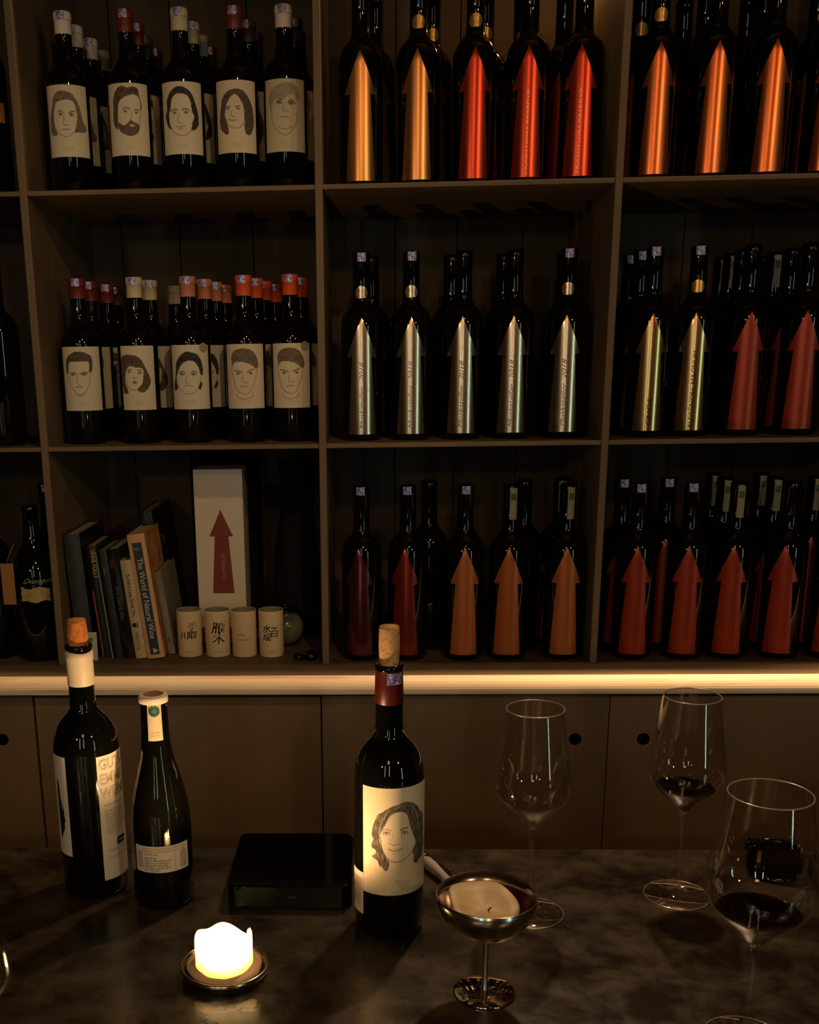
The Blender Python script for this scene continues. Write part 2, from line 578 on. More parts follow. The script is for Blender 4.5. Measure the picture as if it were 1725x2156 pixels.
HD = ((0.018, 0.015, 0.011), (0.075, 0.062, 0.045))
HM = ((0.055, 0.042, 0.03), (0.17, 0.13, 0.09))
HL = ((0.17, 0.14, 0.10), (0.36, 0.30, 0.21))
FACES = [
    dict(frame=[(105, 225), (640, 225), (175, 1215)], hair_col=((0.09, 0.075, 0.05), (0.30, 0.255, 0.17)),
         hair=[[(190, 520), (205, 400), (250, 330), (320, 310), (400, 320), (470, 350), (530, 430), (570, 520), (600, 640), (625, 740), (660, 800), (640, 860), (580, 870), (510, 870), (530, 780), (540, 640), (515, 520), (480, 450), (400, 430), (320, 440), (250, 470), (230, 540), (215, 640), (220, 760), (255, 850), (270, 900), (230, 915), (190, 890), (170, 780), (170, 620)]],
         line=[[(215, 640), (225, 760), (270, 860), (330, 915), (400, 940), (460, 910), (510, 860), (540, 760)], [(365, 640), (360, 720), (360, 770), (400, 780), (440, 770)]],
         brow=[[(275, 595), (320, 580), (350, 610)], [(430, 610), (470, 590), (510, 590)]], eye=[(315, 628, 26, 16), (465, 635, 28, 18)],
         mouth=[[(330, 840), (380, 835), (440, 838)]]),
    dict(frame=[(970, 225), (1500, 225), (1030, 1215)], hair_col=HM,
         hair=[[(1050, 600), (1045, 480), (1065, 360), (1110, 290), (1170, 265), (1240, 290), (1330, 270), (1390, 310), (1400, 370), (1430, 480), (1440, 560), (1425, 600), (1420, 500), (1385, 400), (1300, 385), (1200, 420), (1140, 470), (1120, 560), (1120, 700), (1115, 850), (1070, 800), (1050, 700)]],
         beard=[(1120, 760), (1200, 800), (1240, 780), (1290, 740), (1350, 760), (1410, 790), (1415, 850), (1390, 910), (1310, 950), (1230, 930), (1150, 880)], light=[(1315, 805, 45, 16)],
         line=[[(1300, 640), (1310, 690), (1275, 740), (1330, 745)], [(1430, 560), (1425, 680), (1415, 790)]],
         brow=[[(1185, 575), (1230, 560), (1280, 580)], [(1350, 585), (1410, 590)]], eye=[(1220, 610, 25, 14), (1370, 625, 24, 14)],
         mouth=[[(1260, 785), (1310, 780), (1370, 790)]]),
    dict(frame=[(45, 160), (470, 160), (90, 945)], hair_col=HD, k=0.00018,
         hair=[[(110, 440), (105, 360), (140, 270), (200, 220), (260, 212), (330, 240), (380, 290), (410, 360), (440, 450), (460, 560), (455, 630), (420, 680), (385, 675), (395, 600), (410, 520), (385, 480), (370, 380), (330, 310), (260, 290), (200, 300), (160, 350), (150, 440), (135, 500), (135, 580), (160, 660), (140, 660), (110, 600), (95, 520)]],
         line=[[(135, 540), (150, 640), (200, 710), (270, 742), (330, 735), (380, 680), (395, 590)], [(245, 500), (235, 570), (245, 610), (275, 605)]],
         brow=[[(155, 475), (185, 460), (225, 465)], [(280, 465), (320, 455), (350, 470)]], eye=[(195, 495, 20, 11), (320, 492, 22, 12)],
         mouth=[[(215, 645), (260, 650), (315, 640)], [(250, 672), (282, 668)]]),
    dict(frame=[(655, 155), (1070, 155), (700, 940)], hair_col=HM, k=0.00018,
         hair=[[(720, 420), (735, 330), (790, 270), (870, 250), (950, 265), (1000, 320), (1045, 410), (1065, 500), (1075, 620), (1050, 730), (1010, 740), (985, 700), (975, 600), (970, 480), (945, 400), (900, 330), (850, 310), (800, 370), (770, 450), (765, 540), (790, 620), (810, 680), (805, 740), (760, 720), (720, 660), (710, 540)]],
         line=[[(775, 560), (800, 630), (860, 668), (920, 668), (970, 620)], [(840, 480), (835, 540), (865, 550)]],
         brow=[[(775, 445), (820, 440)], [(880, 440), (925, 435)]], eye=[(795, 462, 16, 9), (905, 462, 18, 10)],
         mouth=[[(810, 580), (850, 590), (890, 585)]]),
    dict(frame=[(1190, 125), (1600, 125), (1220, 915)], hair_col=HL, ha=0.7, k=0.00018,
         hair=[[(1240, 400), (1235, 300), (1270, 220), (1350, 180), (1430, 165), (1510, 190), (1550, 260), (1560, 340), (1520, 350), (1500, 280), (1440, 300), (1400, 340), (1330, 345), (1290, 360), (1270, 420), (1260, 460)]],
         line=[[(1260, 420), (1275, 560), (1310, 660), (1370, 715), (1430, 735), (1480, 690), (1530, 600), (1535, 480)], [(1400, 390), (1390, 450), (1420, 480), (1445, 470)], [(1340, 650), (1420, 670), (1490, 640)]],
         brow=[[(1310, 385), (1350, 350), (1380, 350)], [(1440, 370), (1480, 355), (1520, 395)]], eye=[(1350, 380, 30, 13), (1470, 388, 30, 15)],
         mouth=[[(1365, 540), (1410, 535), (1455, 545)]]),
    dict(frame=[(92, 150), (475, 150), (140, 825)], hair_col=HM, k=0.00019,
         hair=[[(145, 420), (140, 290), (180, 230), (250, 200), (330, 210), (400, 250), (415, 310), (415, 380), (400, 430), (385, 400), (380, 310), (300, 305), (200, 305), (170, 330), (165, 420)]],
         line=[[(175, 430), (185, 530), (230, 610), (290, 655), (340, 640), (380, 560), (395, 450)], [(270, 450), (260, 530), (290, 550)], [(240, 650), (290, 668), (330, 658)]],
         brow=[[(190, 425), (230, 420), (255, 440)], [(290, 435), (330, 420), (375, 425)]], eye=[(215, 441, 22, 11), (335, 440, 24, 12)],
         mouth=[[(245, 575), (280, 568), (315, 575)]]),
    dict(frame=[(690, 160), (1005, 160), (735, 830)], hair_col=HM, k=0.00019, smax=0.80, sc=0.03,
         hair=[[(700, 300), (720, 260), (770, 250), (850, 265), (900, 310), (940, 390), (980, 480), (990, 550), (960, 620), (920, 645), (870, 620), (910, 560), (920, 480), (915, 400), (850, 385), (790, 370), (760, 400), (745, 480), (750, 560), (780, 640), (760, 660), (730, 640), (710, 500)]],
         line=[[(750, 500), (765, 570), (810, 615), (860, 615), (900, 570)], [(840, 480), (830, 495), (860, 490)]],
         brow=[[(765, 408), (805, 404)], [(865, 412), (905, 415)]], eye=[(785, 430, 18, 10), (885, 440, 20, 10), (840, 540, 22, 11)],
         mouth=[[(820, 545), (840, 530), (865, 545)]]),
    dict(frame=[(1270, 165), (1640, 160), (1315, 835)], hair_col=HD, k=0.00019,
         hair=[[(1325, 470), (1325, 360), (1360, 280), (1420, 235), (1480, 240), (1540, 260), (1580, 320), (1600, 400), (1600, 470), (1580, 470), (1560, 400), (1520, 340), (1460, 325), (1400, 350), (1360, 410), (1340, 480), (1335, 540), (1355, 610), (1320, 635), (1315, 560)],
               [(1590, 540), (1600, 580), (1580, 630), (1565, 600)]],
         line=[[(1340, 520), (1365, 600), (1420, 660), (1480, 672), (1540, 640), (1575, 570), (1590, 480)], [(1445, 480), (1435, 550), (1470, 555)]],
         brow=[[(1360, 448), (1400, 435), (1425, 455)], [(1485, 445), (1520, 435), (1545, 450)]], eye=[(1390, 465, 24, 12), (1510, 465, 26, 12)],
         mouth=[[(1420, 590), (1455, 580), (1505, 590)]]),
    dict(frame=[(700, 140), (1095, 130), (740, 855)], hair_col=((0.12, 0.09, 0.06), (0.24, 0.19, 0.13)), k=0.00018,
         hair=[[(765, 350), (760, 260), (800, 205), (880, 185), (960, 195), (1020, 250), (1050, 330), (1050, 400), (1020, 400), (990, 370), (930, 345), (860, 330), (800, 340), (775, 380), (765, 420)]],
         line=[[(775, 440), (800, 560), (840, 650), (910, 690), (960, 680), (1000, 610), (1030, 500), (1040, 420)], [(895, 480), (890, 540), (920, 565), (950, 550)], [(835, 690), (840, 720), (900, 745), (1000, 720), (1000, 680)]],
         brow=[[(800, 430), (850, 435), (885, 450)], [(935, 445), (970, 425), (1010, 410)]], eye=[(838, 460, 20, 12), (975, 455, 20, 12)],
         mouth=[[(870, 610), (910, 600), (955, 605)]]),
]
WHO = ['grey-bobbed woman', 'bearded man', 'long-haired man', 'wavy-haired woman', 'pale-fringed old face',
       'short-haired man', 'fringed woman', 'dark-parted-hair woman', 'cropped-haired youth']
PORTRAIT = [small_portrait(f, (0.76, 0.64, 0.46) if i in (3, 8) else (0.62, 0.53, 0.37) if i == 4 else PAPER) for i, f in enumerate(FACES)]


# ------------------------------------------------------------------ bottle shapes
def prof_fn(prof):
    zs = [p[1] for p in prof]
    rs = [p[0] for p in prof]
    return lambda z: float(np.interp(z, zs, rs))


PB = [(0, 0.004), (0.024, 0.0035), (0.031, 0.0), (0.0350, 0.0012), (0.0378, 0.006), (0.0378, 0.180), (0.0372, 0.188), (0.0352, 0.195), (0.0310, 0.202),
      (0.0255, 0.2085), (0.0200, 0.2145), (0.0163, 0.222), (0.0148, 0.234), (0.0143, 0.250), (0.0140, 0.283), (0.0150, 0.284), (0.0150, 0.293), (0.012, 0.295), (0, 0.295)]
PA = [(0, 0.004), (0.024, 0.0035), (0.031, 0.0), (0.0355, 0.0012), (0.0382, 0.006), (0.0382, 0.203), (0.0378, 0.210), (0.0360, 0.2185), (0.0322, 0.227),
      (0.0265, 0.2340), (0.0208, 0.239), (0.0172, 0.245), (0.0157, 0.254), (0.0150, 0.318), (0.0158, 0.319), (0.0158, 0.330), (0.013, 0.333), (0, 0.333)]
RA = prof_fn(PA[2:])
ME_PB = MB().lathe(PB, M_BGLASS).mesh('bottle_glass')
ME_PA = MB().lathe(PA, M_BGLASS).mesh('bottle_glass')
PCAP = [(0.0147, 0.262), (0.0147, 0.284), (0.0156, 0.2845), (0.0156, 0.296), (0.0140, 0.298), (0, 0.298)]
ME_CAP = {k: MB().lathe(PCAP, m, 28).mesh('capsule') for k, m in CAPS.items()}
ME_SEAL = MB().patch(0.0156, -0.62, 0.35, 0.2835, 0.2968, M_HOLO, 8, off=0.0003).mesh('tax_seal')
ME_SEALA = MB().patch(0.0160, -0.45, 0.55, 0.3165, 0.3315, M_HOLO, 8, off=0.0003).mesh('tax_seal')
ME_STRIP = MB().patch(0.0158, -0.1, 0.75, 0.268, 0.327, mat('strip_paper', (0.30, 0.27, 0.17), 0.6), 8, off=0.0006)
ME_STRIP.patch(0.0158, 0.02, 0.62, 0.304, 0.317, mat('strip_print', (0.05, 0.09, 0.05), 0.6), 6, off=0.0009)
ME_STRIP = ME_STRIP.mesh('neck_strip')


def disc_patch(R, th, z, r, m, off=0.0006, n=20):
    vs = [((R + off) * sin(th), -(R + off) * cos(th), z)]
    for k in range(n):
        a = 2 * PI * k / n
        u, v = r * cos(a), r * sin(a)
        vs.append(((R + off) * sin(th + u / R), -(R + off) * cos(th + u / R), z + v))
    fs = [(0, 1 + k, 1 + (k + 1) % n) for k in range(n)]
    # inner fan ring keeps the patch on the curve
    b = MB()
    ring = []
    for q in (0.34, 0.67, 1.0):
        for k in range(n):
            a = 2 * PI * k / n
            u, v = q * r * cos(a), q * r * sin(a)
            ring.append(((R + off) * sin(th + u / R), -(R + off) * cos(th + u / R), z + v))
    vs = [vs[0]] + ring
    fs = [(0, 1 + k, 1 + (k + 1) % n) for k in range(n)]
    for q in (0, 1):
        for k in range(n):
            k2 = (k + 1) % n
            fs.append((1 + q * n + k, 1 + (q + 1) * n + k, 1 + (q + 1) * n + k2, 1 + q * n + k2))
    return b.add(vs, fs, m, True)


M_STICK = {'silver': mat('sticker_silver', (0.72, 0.55, 0.40), 0.25, 0.8), 'gold': mat('sticker_gold', (0.80, 0.45, 0.14), 0.3, 0.8)}
ME_STICK = {k: disc_patch(0.0152, 0.0, 0.263, 0.0118, m).mesh('round_sticker') for k, m in M_STICK.items()}
ME_WAXSEAL = disc_patch(0.0378, 0.72, 0.172, 0.0085, mat('seal_sticker', (0.34, 0.31, 0.24), 0.5), 0.0016).mesh('round_sticker')


def arrow_mesh(key, txt=None, script=False, tz=(0.02, 0.13), tcol=None, tsize=0.010, th=0.0, txt2=None):
    b = MB()
    z0, zh, zt = 0.0120, 0.1500, 0.2185
    rows = []
    for j in range(17):
        t = j / 16
        rows.append((z0 + (zh - z0) * t, 0.0270 + (0.0180 - 0.0270) * t))
    rows2 = []
    for j in range(13):
        t = j / 12
        rows2.append((zh + (zt - zh) * t, 0.0292 * (1 - t) + 0.00015))
    for rr in (rows, rows2):
        vs, fs = [], []
        nu = 14
        for (z, w) in rr:
            R = RA(z)
            for i in range(nu + 1):
                u = -w + 2 * w * i / nu
                vs.append(((R + 0.0005) * sin(u / 0.0382), -(R + 0.0005) * cos(u / 0.0382), z))
        for j in range(len(rr) - 1):
            for i in range(nu):
                q = j * (nu + 1) + i
                fs.append((q, q + 1, q + nu + 2, q + nu + 1))
        b.add(vs, fs, FOILM[key], True)
    if txt:
        vs, fs = text2d(txt, tsize, 'LEFT', 0.35 if script else 0.0)
        x0 = min(v[0] for v in vs)
        x1 = max(v[0] for v in vs)
        k = (tz[1] - tz[0]) / (x1 - x0)
        fn = cyl(0.0382, 0.0008)
        out = [fn(-y + th, tz[0] + (x - x0) * k) for (x, y) in vs]
        b.add(out, fs, tcol or M_STRIPT, False)
    return b.mesh('arrow_label')


M_SCR = mat('script_ink', (0.30, 0.20, 0.17), 0.5)
ARW = {
    'amberlit': arrow_mesh('amberlit'), 'red': arrow_mesh('red'), 'orange': arrow_mesh('orange'),
    'redt': arrow_mesh('red', 'TRADITION RESERVE', tz=(0.014, 0.150), tsize=0.0048, th=0.001),
    'silver': arrow_mesh('silver', 'Muskateller  2018', True, (0.022, 0.142), M_SCR, 0.012),
    'gold1': arrow_mesh('gold', 'GNOS', tz=(0.022, 0.070), tcol=M_INK, tsize=0.012, th=0.003),
    'gold2': arrow_mesh('gold', 'SAUVIGNON  MAGNUM', tz=(0.010, 0.152), tcol=M_INK, tsize=0.010, th=0.003),
    'rust': arrow_mesh('rust'), 'maroon': arrow_mesh('maroon'), 'plum': arrow_mesh('plum'), 'brick': arrow_mesh('brick')}
ACOL = {'amberlit': 'amberlit', 'red': 'red', 'orange': 'orange', 'redt': 'red lettered', 'silver': 'silver', 'gold1': 'gold', 'gold2': 'gold lettered',
        'rust': 'rust orange', 'maroon': 'dark maroon', 'plum': 'purple sheen', 'brick': 'brick red'}


def face_cam(x, y):
    return -math.atan2(x, 2.0 + y)


ORD = ['leftmost', 'second from left', 'middle', 'second from right', 'rightmost']
DEP = ['', 'directly behind', 'third back behind', 'fourth back behind', 'last behind']
CAPN = {'w': 'white', 'c': 'cream', 'p': 'shade-dimmed pale', 'r': 'dark red', 'd': 'shade-painted dark', 's': 'salmon', 'o': 'orange'}


def portrait_bottle(x, y, z, cap, face, bay, group, first, depth, tag=None, rot=None):
    if tag:
        lab = tag
    elif first:
        lab = '%s-capped wine bottle with %s drawn on its label, front row, %s' % (CAPN[cap], WHO[face], bay)
    else:
        lab = '%s-capped bottle %s the %s bottle, %s' % (CAPN[cap], DEP[depth], WHO[face], bay)
    t = thing('wine_bottle', lab, 'wine bottle', (x, y, z), face_cam(x, y) * 0.6 + (rot or 0), group)
    obj('bottle_glass', ME_PB, t)
    c = obj('capsule', ME_CAP[cap], t)
    t['_label'] = obj('label', PORTRAIT[face], t).name
    if cap != 'p' or first:
        obj('tax_seal', ME_SEAL, c)
    return t


G1 = 'portrait-label bottles in the top left bay'
G2 = 'portrait-label bottles in the middle left bay'


def shelves_of_portraits(P, z, bay, group):
    cnt = {}
    seen = {}
    for i, (x, y, cap, face) in enumerate(P):
        first = i < 5
        k = cnt.get(face, 0)
        cnt[face] = k + 1
        tag = None
        if bay.startswith('middle') and face == 8 and first:
            tag = 'orange-capped bottle with drawn youth, %s in middle left bay' % ('second from right' if k == 0 else 'rightmost of front row')
            fx = x
        jit = (0, 0.15, -0.12, 0.2, -0.18)[i % 5] if not first else 0
        d = 0 if first else max(1, min(4, round((y - 0.095) / 0.083)))
        if bay.startswith('middle') and face == 8 and not first:
            side = 'rightmost' if x > -0.135 else 'second-from-right'
            tag = 'orange-capped bottle %s the %s youth-label bottle, middle left bay' % (DEP[d], side)
        t = portrait_bottle(x, y, z, cap, face, bay, group, first, d, tag, jit)
        if bay.startswith('middle') and first and i in (2, 4):
            obj('round_sticker', ME_WAXSEAL, S.objects[t['_label']])
        del t['_label']


def arrow_bottle(x, y, z, key, lab, group, extras=(), drot=0.0, body=True):
    t = thing('wine_bottle', lab, 'wine bottle', (x, y, z), face_cam(x, y) + drot, group)
    obj('bottle_glass', ME_PA, t)
    obj('arrow_label', ARW[key], t)
    for e in extras:
        if e == 'holo':
            obj('tax_seal', ME_SEALA, t)
        elif e == 'strip':
            obj('neck_strip', ME_STRIP, t)
        elif e in ME_STICK:
            obj('round_sticker', ME_STICK[e], t)
    return t


# ------------------------------------------------------------------ the room
def struct(name, b):
    o = obj(name, b)
    o['kind'] = 'structure'
    return o


struct('floor', MB().box((-3.2, -7.0, -0.05), (4.6, 0.55, 0.0), M_FLOOR))
struct('ceiling', MB().box((-3.2, -7.0, 3.0), (4.6, 0.55, 3.05), M_WALL))
struct('wall_back', MB().box((-3.2, 0.47, 0), (4.6, 0.55, 3.0), M_WALL))
struct('wall_left', MB().box((-3.28, -7.0, 0), (-3.2, 0.55, 3.0), M_WALL))
struct('wall_right', MB().box((4.6, -7.0, 0), (4.68, 0.55, 3.0), M_WALL))
wf = MB()
wx0, wx1, wz0, wz1 = 3.60, 3.86, 0.5, 2.6
wf.box((-3.2, -5.08, 0), (wx0, -5.0, 3.0), M_WALL).box((wx1, -5.08, 0), (4.6, -5.0, 3.0), M_WALL)
wf.box((wx0, -5.08, 0), (wx1, -5.0, wz0), M_WALL).box((wx0, -5.08, wz1), (wx1, -5.0, 3.0), M_WALL)
struct('wall_front', wf)
M_WIN = mat('window_glow', (0.02, 0.02, 0.02), 0.4)
M_WIN.node_tree.nodes['Principled BSDF'].inputs['Emission Color'].default_value = (0.60, 0.88, 0.78, 1)
M_WIN.node_tree.nodes['Principled BSDF'].inputs['Emission Strength'].default_value = 11.0
wn = MB().box((wx0, -5.06, wz0), (wx1, -5.04, wz1), M_WIN)
wn.box((wx0, -5.07, 1.50), (wx1, -4.99, 1.54), M_WALL)
struct('window_1', wn)

Z1, Z2, Z3 = 1.9385, 1.503, 1.088
ZT = 2.385
DIV = [-1.114, -0.600, -0.088, 0.420, 0.935]
unit = thing('shelving_unit', 'dark wooden open shelving unit full of bottles standing on the back counter', 'shelving', (0, 0, Z3))


def rel(b0, b1):
    return ((b0[0], b0[1], b0[2] - Z3), (b1[0], b1[1], b1[2] - Z3))


for x in DIV:
    a, b = rel((x, 0.0, Z3), (x + 0.013, 0.44, ZT + 0.02))
    obj('divider', MB().box(a, b, M_SHELF, bev=0.0012), unit)
for i in range(4):
    for z in (Z2, Z1, ZT + 0.008):
        a, b = rel((DIV[i] + 0.0132, 0.002, z - 0.008), (DIV[i + 1] - 0.0002, 0.44, z))
        obj('shelf', MB().box(a, b, M_SHELF, bev=0.001), unit)
bp = MB()
seams = [-1.3, -1.10, -0.86, -0.70, -0.52, -0.396, -0.24, -0.093, 0.06, 0.19, 0.326, 0.50, 0.66, 0.80, 0.97]
for i in range(len(seams) - 1):
    a, b = rel((seams[i] + 0.0012, 0.4405, Z3), (seams[i + 1] - 0.0012, 0.453, ZT + 0.03))
    bp.box(a, b, M_BACK)
a, b = rel((-1.3, 0.454, Z3), (0.97, 0.458, ZT + 0.03))
bp.box(a, b, M_DARK)
obj('back_panel', bp, unit)

# back counter with pale rounded nosing
ct = thing('back_counter', 'worn dark wooden back counter under the shelving with a bright rounded front edge', 'counter', (0, 0, 1.05))
obj('worktop', MB().box((-1.3, -0.078, 0.0), (1.3, 0.46, 0.0375), M_CTOP), ct)
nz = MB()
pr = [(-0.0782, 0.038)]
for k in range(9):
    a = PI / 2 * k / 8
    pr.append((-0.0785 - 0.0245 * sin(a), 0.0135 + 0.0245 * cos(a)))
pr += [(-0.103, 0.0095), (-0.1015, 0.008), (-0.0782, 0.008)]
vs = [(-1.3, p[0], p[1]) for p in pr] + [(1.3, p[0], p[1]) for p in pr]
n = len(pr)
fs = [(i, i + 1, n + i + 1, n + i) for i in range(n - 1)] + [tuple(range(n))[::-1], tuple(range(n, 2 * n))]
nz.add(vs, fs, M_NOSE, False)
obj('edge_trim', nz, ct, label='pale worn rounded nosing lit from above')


# cabinet doors with round finger holes
def door_mesh(x0, x1, z0, z1, hx, hz, m=M_DOOR, y0=0.0, th=0.018, r=0.0118):
    b = MB()
    n = 32
    q = 0.02
    for (rx0, rx1, rz0, rz1) in ((x0, hx - q, z0, z1), (hx + q, x1, z0, z1), (hx - q, hx + q, z0, hz - q), (hx - q, hx + q, hz + q, z1)):
        b.add([(rx0, y0, rz0), (rx1, y0, rz0), (rx1, y0, rz1), (rx0, y0, rz1)], [(0, 1, 2, 3)], m)
    vs = []
    for k in range(n):
        a = 2 * PI * k / n + PI / n
        c, s_ = cos(a), sin(a)
        t = q / max(abs(c), abs(s_))
        vs.append((hx + r * c, y0, hz + r * s_))
        vs.append((hx + t * c, y0, hz + t * s_))
        vs.append((hx + r * c, y0 + th, hz + r * s_))
    fs, f2 = [], []
    for k in range(n):
        k2 = (k + 1) % n
        fs.append((3 * k, 3 * k + 1, 3 * k2 + 1, 3 * k2))
        f2.append((3 * k, 3 * k2, 3 * k2 + 2, 3 * k + 2))
    b.add(vs, fs, m)
    hole = MB().add(vs, f2, M_DARK)
    # corner fill of the ring, rims and back
    for (cx_, cz_) in ((1, 1), (-1, 1), (-1, -1), (1, -1)):
        a = math.atan2(cz_, cx_)
        a1, a2 = a - PI / n, a + PI / n
        p1 = q / max(abs(cos(a1)), abs(sin(a1)))
        p2 = q / max(abs(cos(a2)), abs(sin(a2)))
        b.add([(hx + cx_ * q, y0, hz + cz_ * q), (hx + p1 * cos(a1), y0, hz + p1 * sin(a1)), (hx + p2 * cos(a2), y0, hz + p2 * sin(a2))], [(0, 1, 2)], m)
    b.add([(x0, y0, z0), (x1, y0, z0), (x1, y0, z1), (x0, y0, z1), (x0, y0 + th, z0), (x1, y0 + th, z0), (x1, y0 + th, z1), (x0, y0 + th, z1)],
          [(0, 4, 5, 1), (1, 5, 6, 2), (2, 6, 7, 3), (3, 7, 4, 0)], m)
    return b, hole


for i, (cx0, cx1, mid, holes, nm) in enumerate([(-1.19, -0.090, -0.632, (-0.700, -0.567), 'left'), (-0.087, 1.0, 0.447, (0.386, 0.512), 'right')]):
    cb = thing('cabinet', 'brown base cabinet with black finger holes, %s one under the back counter' % nm, 'cabinet',
               ((cx0 + cx1) / 2, -0.07, 0.0), group='base cabinets under the back counter')
    ox = (cx0 + cx1) / 2
    obj('carcass', MB().box((cx0 - ox + 0.001, 0.024, 0.08), (cx1 - ox - 0.001, 0.50, 1.049), M_DARK), cb)
    obj('plinth', MB().box((cx0 - ox, 0.06, 0.0), (cx1 - ox, 0.48, 0.0798), M_DOOR), cb)
    gap = 0.0035 if i == 0 else 0.0016
    for args in ((cx0 - ox, mid - ox - gap, 0.085, 1.046, holes[0] - ox, 0.960), (mid - ox + gap * 0.3, cx1 - ox, 0.085, 1.044, holes[1] - ox, 0.960)):
        bd, bh = door_mesh(*args)
        dr = obj('door', bd, cb)
        obj('finger_hole', bh, dr)

# the bar
bar = thing('bar_counter', 'mottled dark stone bar counter in front, carrying bottles, glasses and candle', 'bar', (0, -1.15, 0))
obj('bar_top', MB().box((-1.6, -0.45, 0.985), (1.6, 0.46, 1.03), M_BAR, bev=0.003), bar)
obj('bar_front', MB().box((-1.55, -0.20, 0.0), (1.55, 0.38, 0.9848), M_DOOR), bar)
ZB = 1.0301

# ------------------------------------------------------------------ shelf bottles
P1 = [(-0.527, 0.095, 'w', 0), (-0.418, 0.095, 'r', 1), (-0.323, 0.095, 'c', 2), (-0.228, 0.095, 'r', 3), (-0.142, 0.095, 'w', 4), (-0.528, 0.178, 'w', 0), (-0.521, 0.261, 'w', 0), (-0.518, 0.344, 'p', 0), (-0.415, 0.178, 'r', 1), (-0.415, 0.261, 'd', 1), (-0.412, 0.344, 'd', 1), (-0.315, 0.178, 'c', 2), (-0.312, 0.261, 'p', 2), (-0.306, 0.344, 'd', 2), (-0.213, 0.178, 'd', 3), (-0.207, 0.261, 'd', 3), (-0.129, 0.178, 'd', 4), (-0.127, 0.261, 'd', 4)]
P2 = [(-0.535, 0.095, 'r', 5), (-0.429, 0.095, 'c', 6), (-0.330, 0.095, 's', 7), (-0.227, 0.095, 'o', 8), (-0.141, 0.095, 'o', 8), (-0.533, 0.178, 'r', 5), (-0.520, 0.261, 'r', 5), (-0.519, 0.344, 'd', 5), (-0.417, 0.178, 'c', 6), (-0.396, 0.344, 'p', 7), (-0.311, 0.178, 's', 7), (-0.302, 0.261, 's', 7), (-0.293, 0.344, 's', 7), (-0.213, 0.178, 'o', 8), (-0.204, 0.261, 'o', 8), (-0.190, 0.344, 'o', 8), (-0.127, 0.178, 'o', 8)]
shelves_of_portraits(P1, Z1 + 0.0002, 'top left bay', G1)
shelves_of_portraits(P2, Z2 + 0.0002, 'middle left bay', G2)


def arrow_bay(items, z, bay):
    grp = 'arrow-label bottles in the %s bay' % bay
    n = sum(1 for it in items if it[5] == 0)
    fr = [it for it in items if it[5] == 0]
    cnt = {}
    for (x, y, key, ex, dr, dep, fi) in items:
        names = {5: ORD, 4: ['leftmost', 'second from left', 'second from right', 'rightmost']}[n]
        if dep == 0:
            lab = 'wine bottle with %s arrow label, %s in front row, %s bay' % (ACOL[key], names[fi], bay)
        else:
            lab = 'dark bottle %s the %s front-row arrow bottle, %s bay' % (DEP[dep], names[fi], bay)
        arrow_bottle(x, y, z, key, lab, grp, ex, dr)


arrow_bay([(-0.009, 0.095, 'amberlit', (), -0.04, 0, 0), (0.091, 0.095, 'amberlit', ('gold',), -0.06, 0, 1), (0.188, 0.095, 'red', ('gold',), 0.02, 0, 2), (0.281, 0.095, 'redt', (), 0.0, 0, 3), (0.373, 0.095, 'redt', (), -0.05, 0, 4),
           (0.016, 0.178, 'amberlit', (), 0.1, 1, 0), (0.118, 0.178, 'amberlit', ('gold',), 0.1, 1, 1), (0.213, 0.178, 'red', ('gold',), 0.1, 1, 2), (0.283, 0.215, 'red', ('gold',), 0.1, 1, 3), (0.353, 0.178, 'red', (), 0.1, 1, 4)],
          Z1 + 0.0002, 'top centre')
arrow_bay([(-0.010, 0.095, 'silver', ('silver', 'holo'), 0, 0, 0), (0.081, 0.095, 'silver', ('silver', 'holo'), 0.02, 0, 1), (0.176, 0.095, 'silver', (), -0.02, 0, 2), (0.268, 0.095, 'silver', (), 0.02, 0, 3), (0.365, 0.095, 'silver', ('silver', 'holo'), 0.0, 0, 4),
           (0.008, 0.178, 'silver', (), 0.1, 1, 0), (0.084, 0.200, 'silver', (), 0.1, 1, 1), (0.160, 0.178, 'silver', (), 2.1, 1, 2), (0.259, 0.178, 'silver', ('strip',), 2.4, 1, 3), (0.372, 0.178, 'silver', (), 2.0, 1, 4)],
          Z2 + 0.0002, 'middle centre')
arrow_bay([(-0.012, 0.055, 'plum', ('holo',), -0.16, 0, 0), (0.076, 0.055, 'maroon', ('holo',), -0.16, 0, 1), (0.184, 0.055, 'rust', ('holo',), 0.05, 0, 2), (0.269, 0.055, 'rust', ('strip',), 0.0, 0, 3), (0.375, 0.055, 'rust', ('strip',), 0.10, 0, 4),
           (0.121, 0.138, 'maroon', (), 2.1, 1, 1), (0.305, 0.138, 'rust', (), 2.4, 1, 3), (0.381, 0.161, 'rust', ('strip',), -0.2, 1, 4)],
          Z3 + 0.0002, 'bottom centre')
arrow_bay([(0.501, 0.095, 'orange', ('gold',), 0.12, 0, 0), (0.599, 0.095, 'orange', (), 0.14, 0, 1), (0.696, 0.095, 'orange', (), 0.14, 0, 2), (0.795, 0.095, 'orange', (), 0.14, 0, 3),
           (0.488, 0.178, 'orange', ('gold',), 0.1, 1, 0), (0.600, 0.178, 'orange', (), 0.1, 1, 1), (0.703, 0.178, 'orange', (), 0.1, 1, 2), (0.795, 0.178, 'orange', (), 0.1, 1, 3), (0.584, 0.261, 'orange', (), 0.1, 2, 1), (0.699, 0.261, 'orange', (), 0.1, 2, 2)],
          Z1 + 0.0002, 'top right')
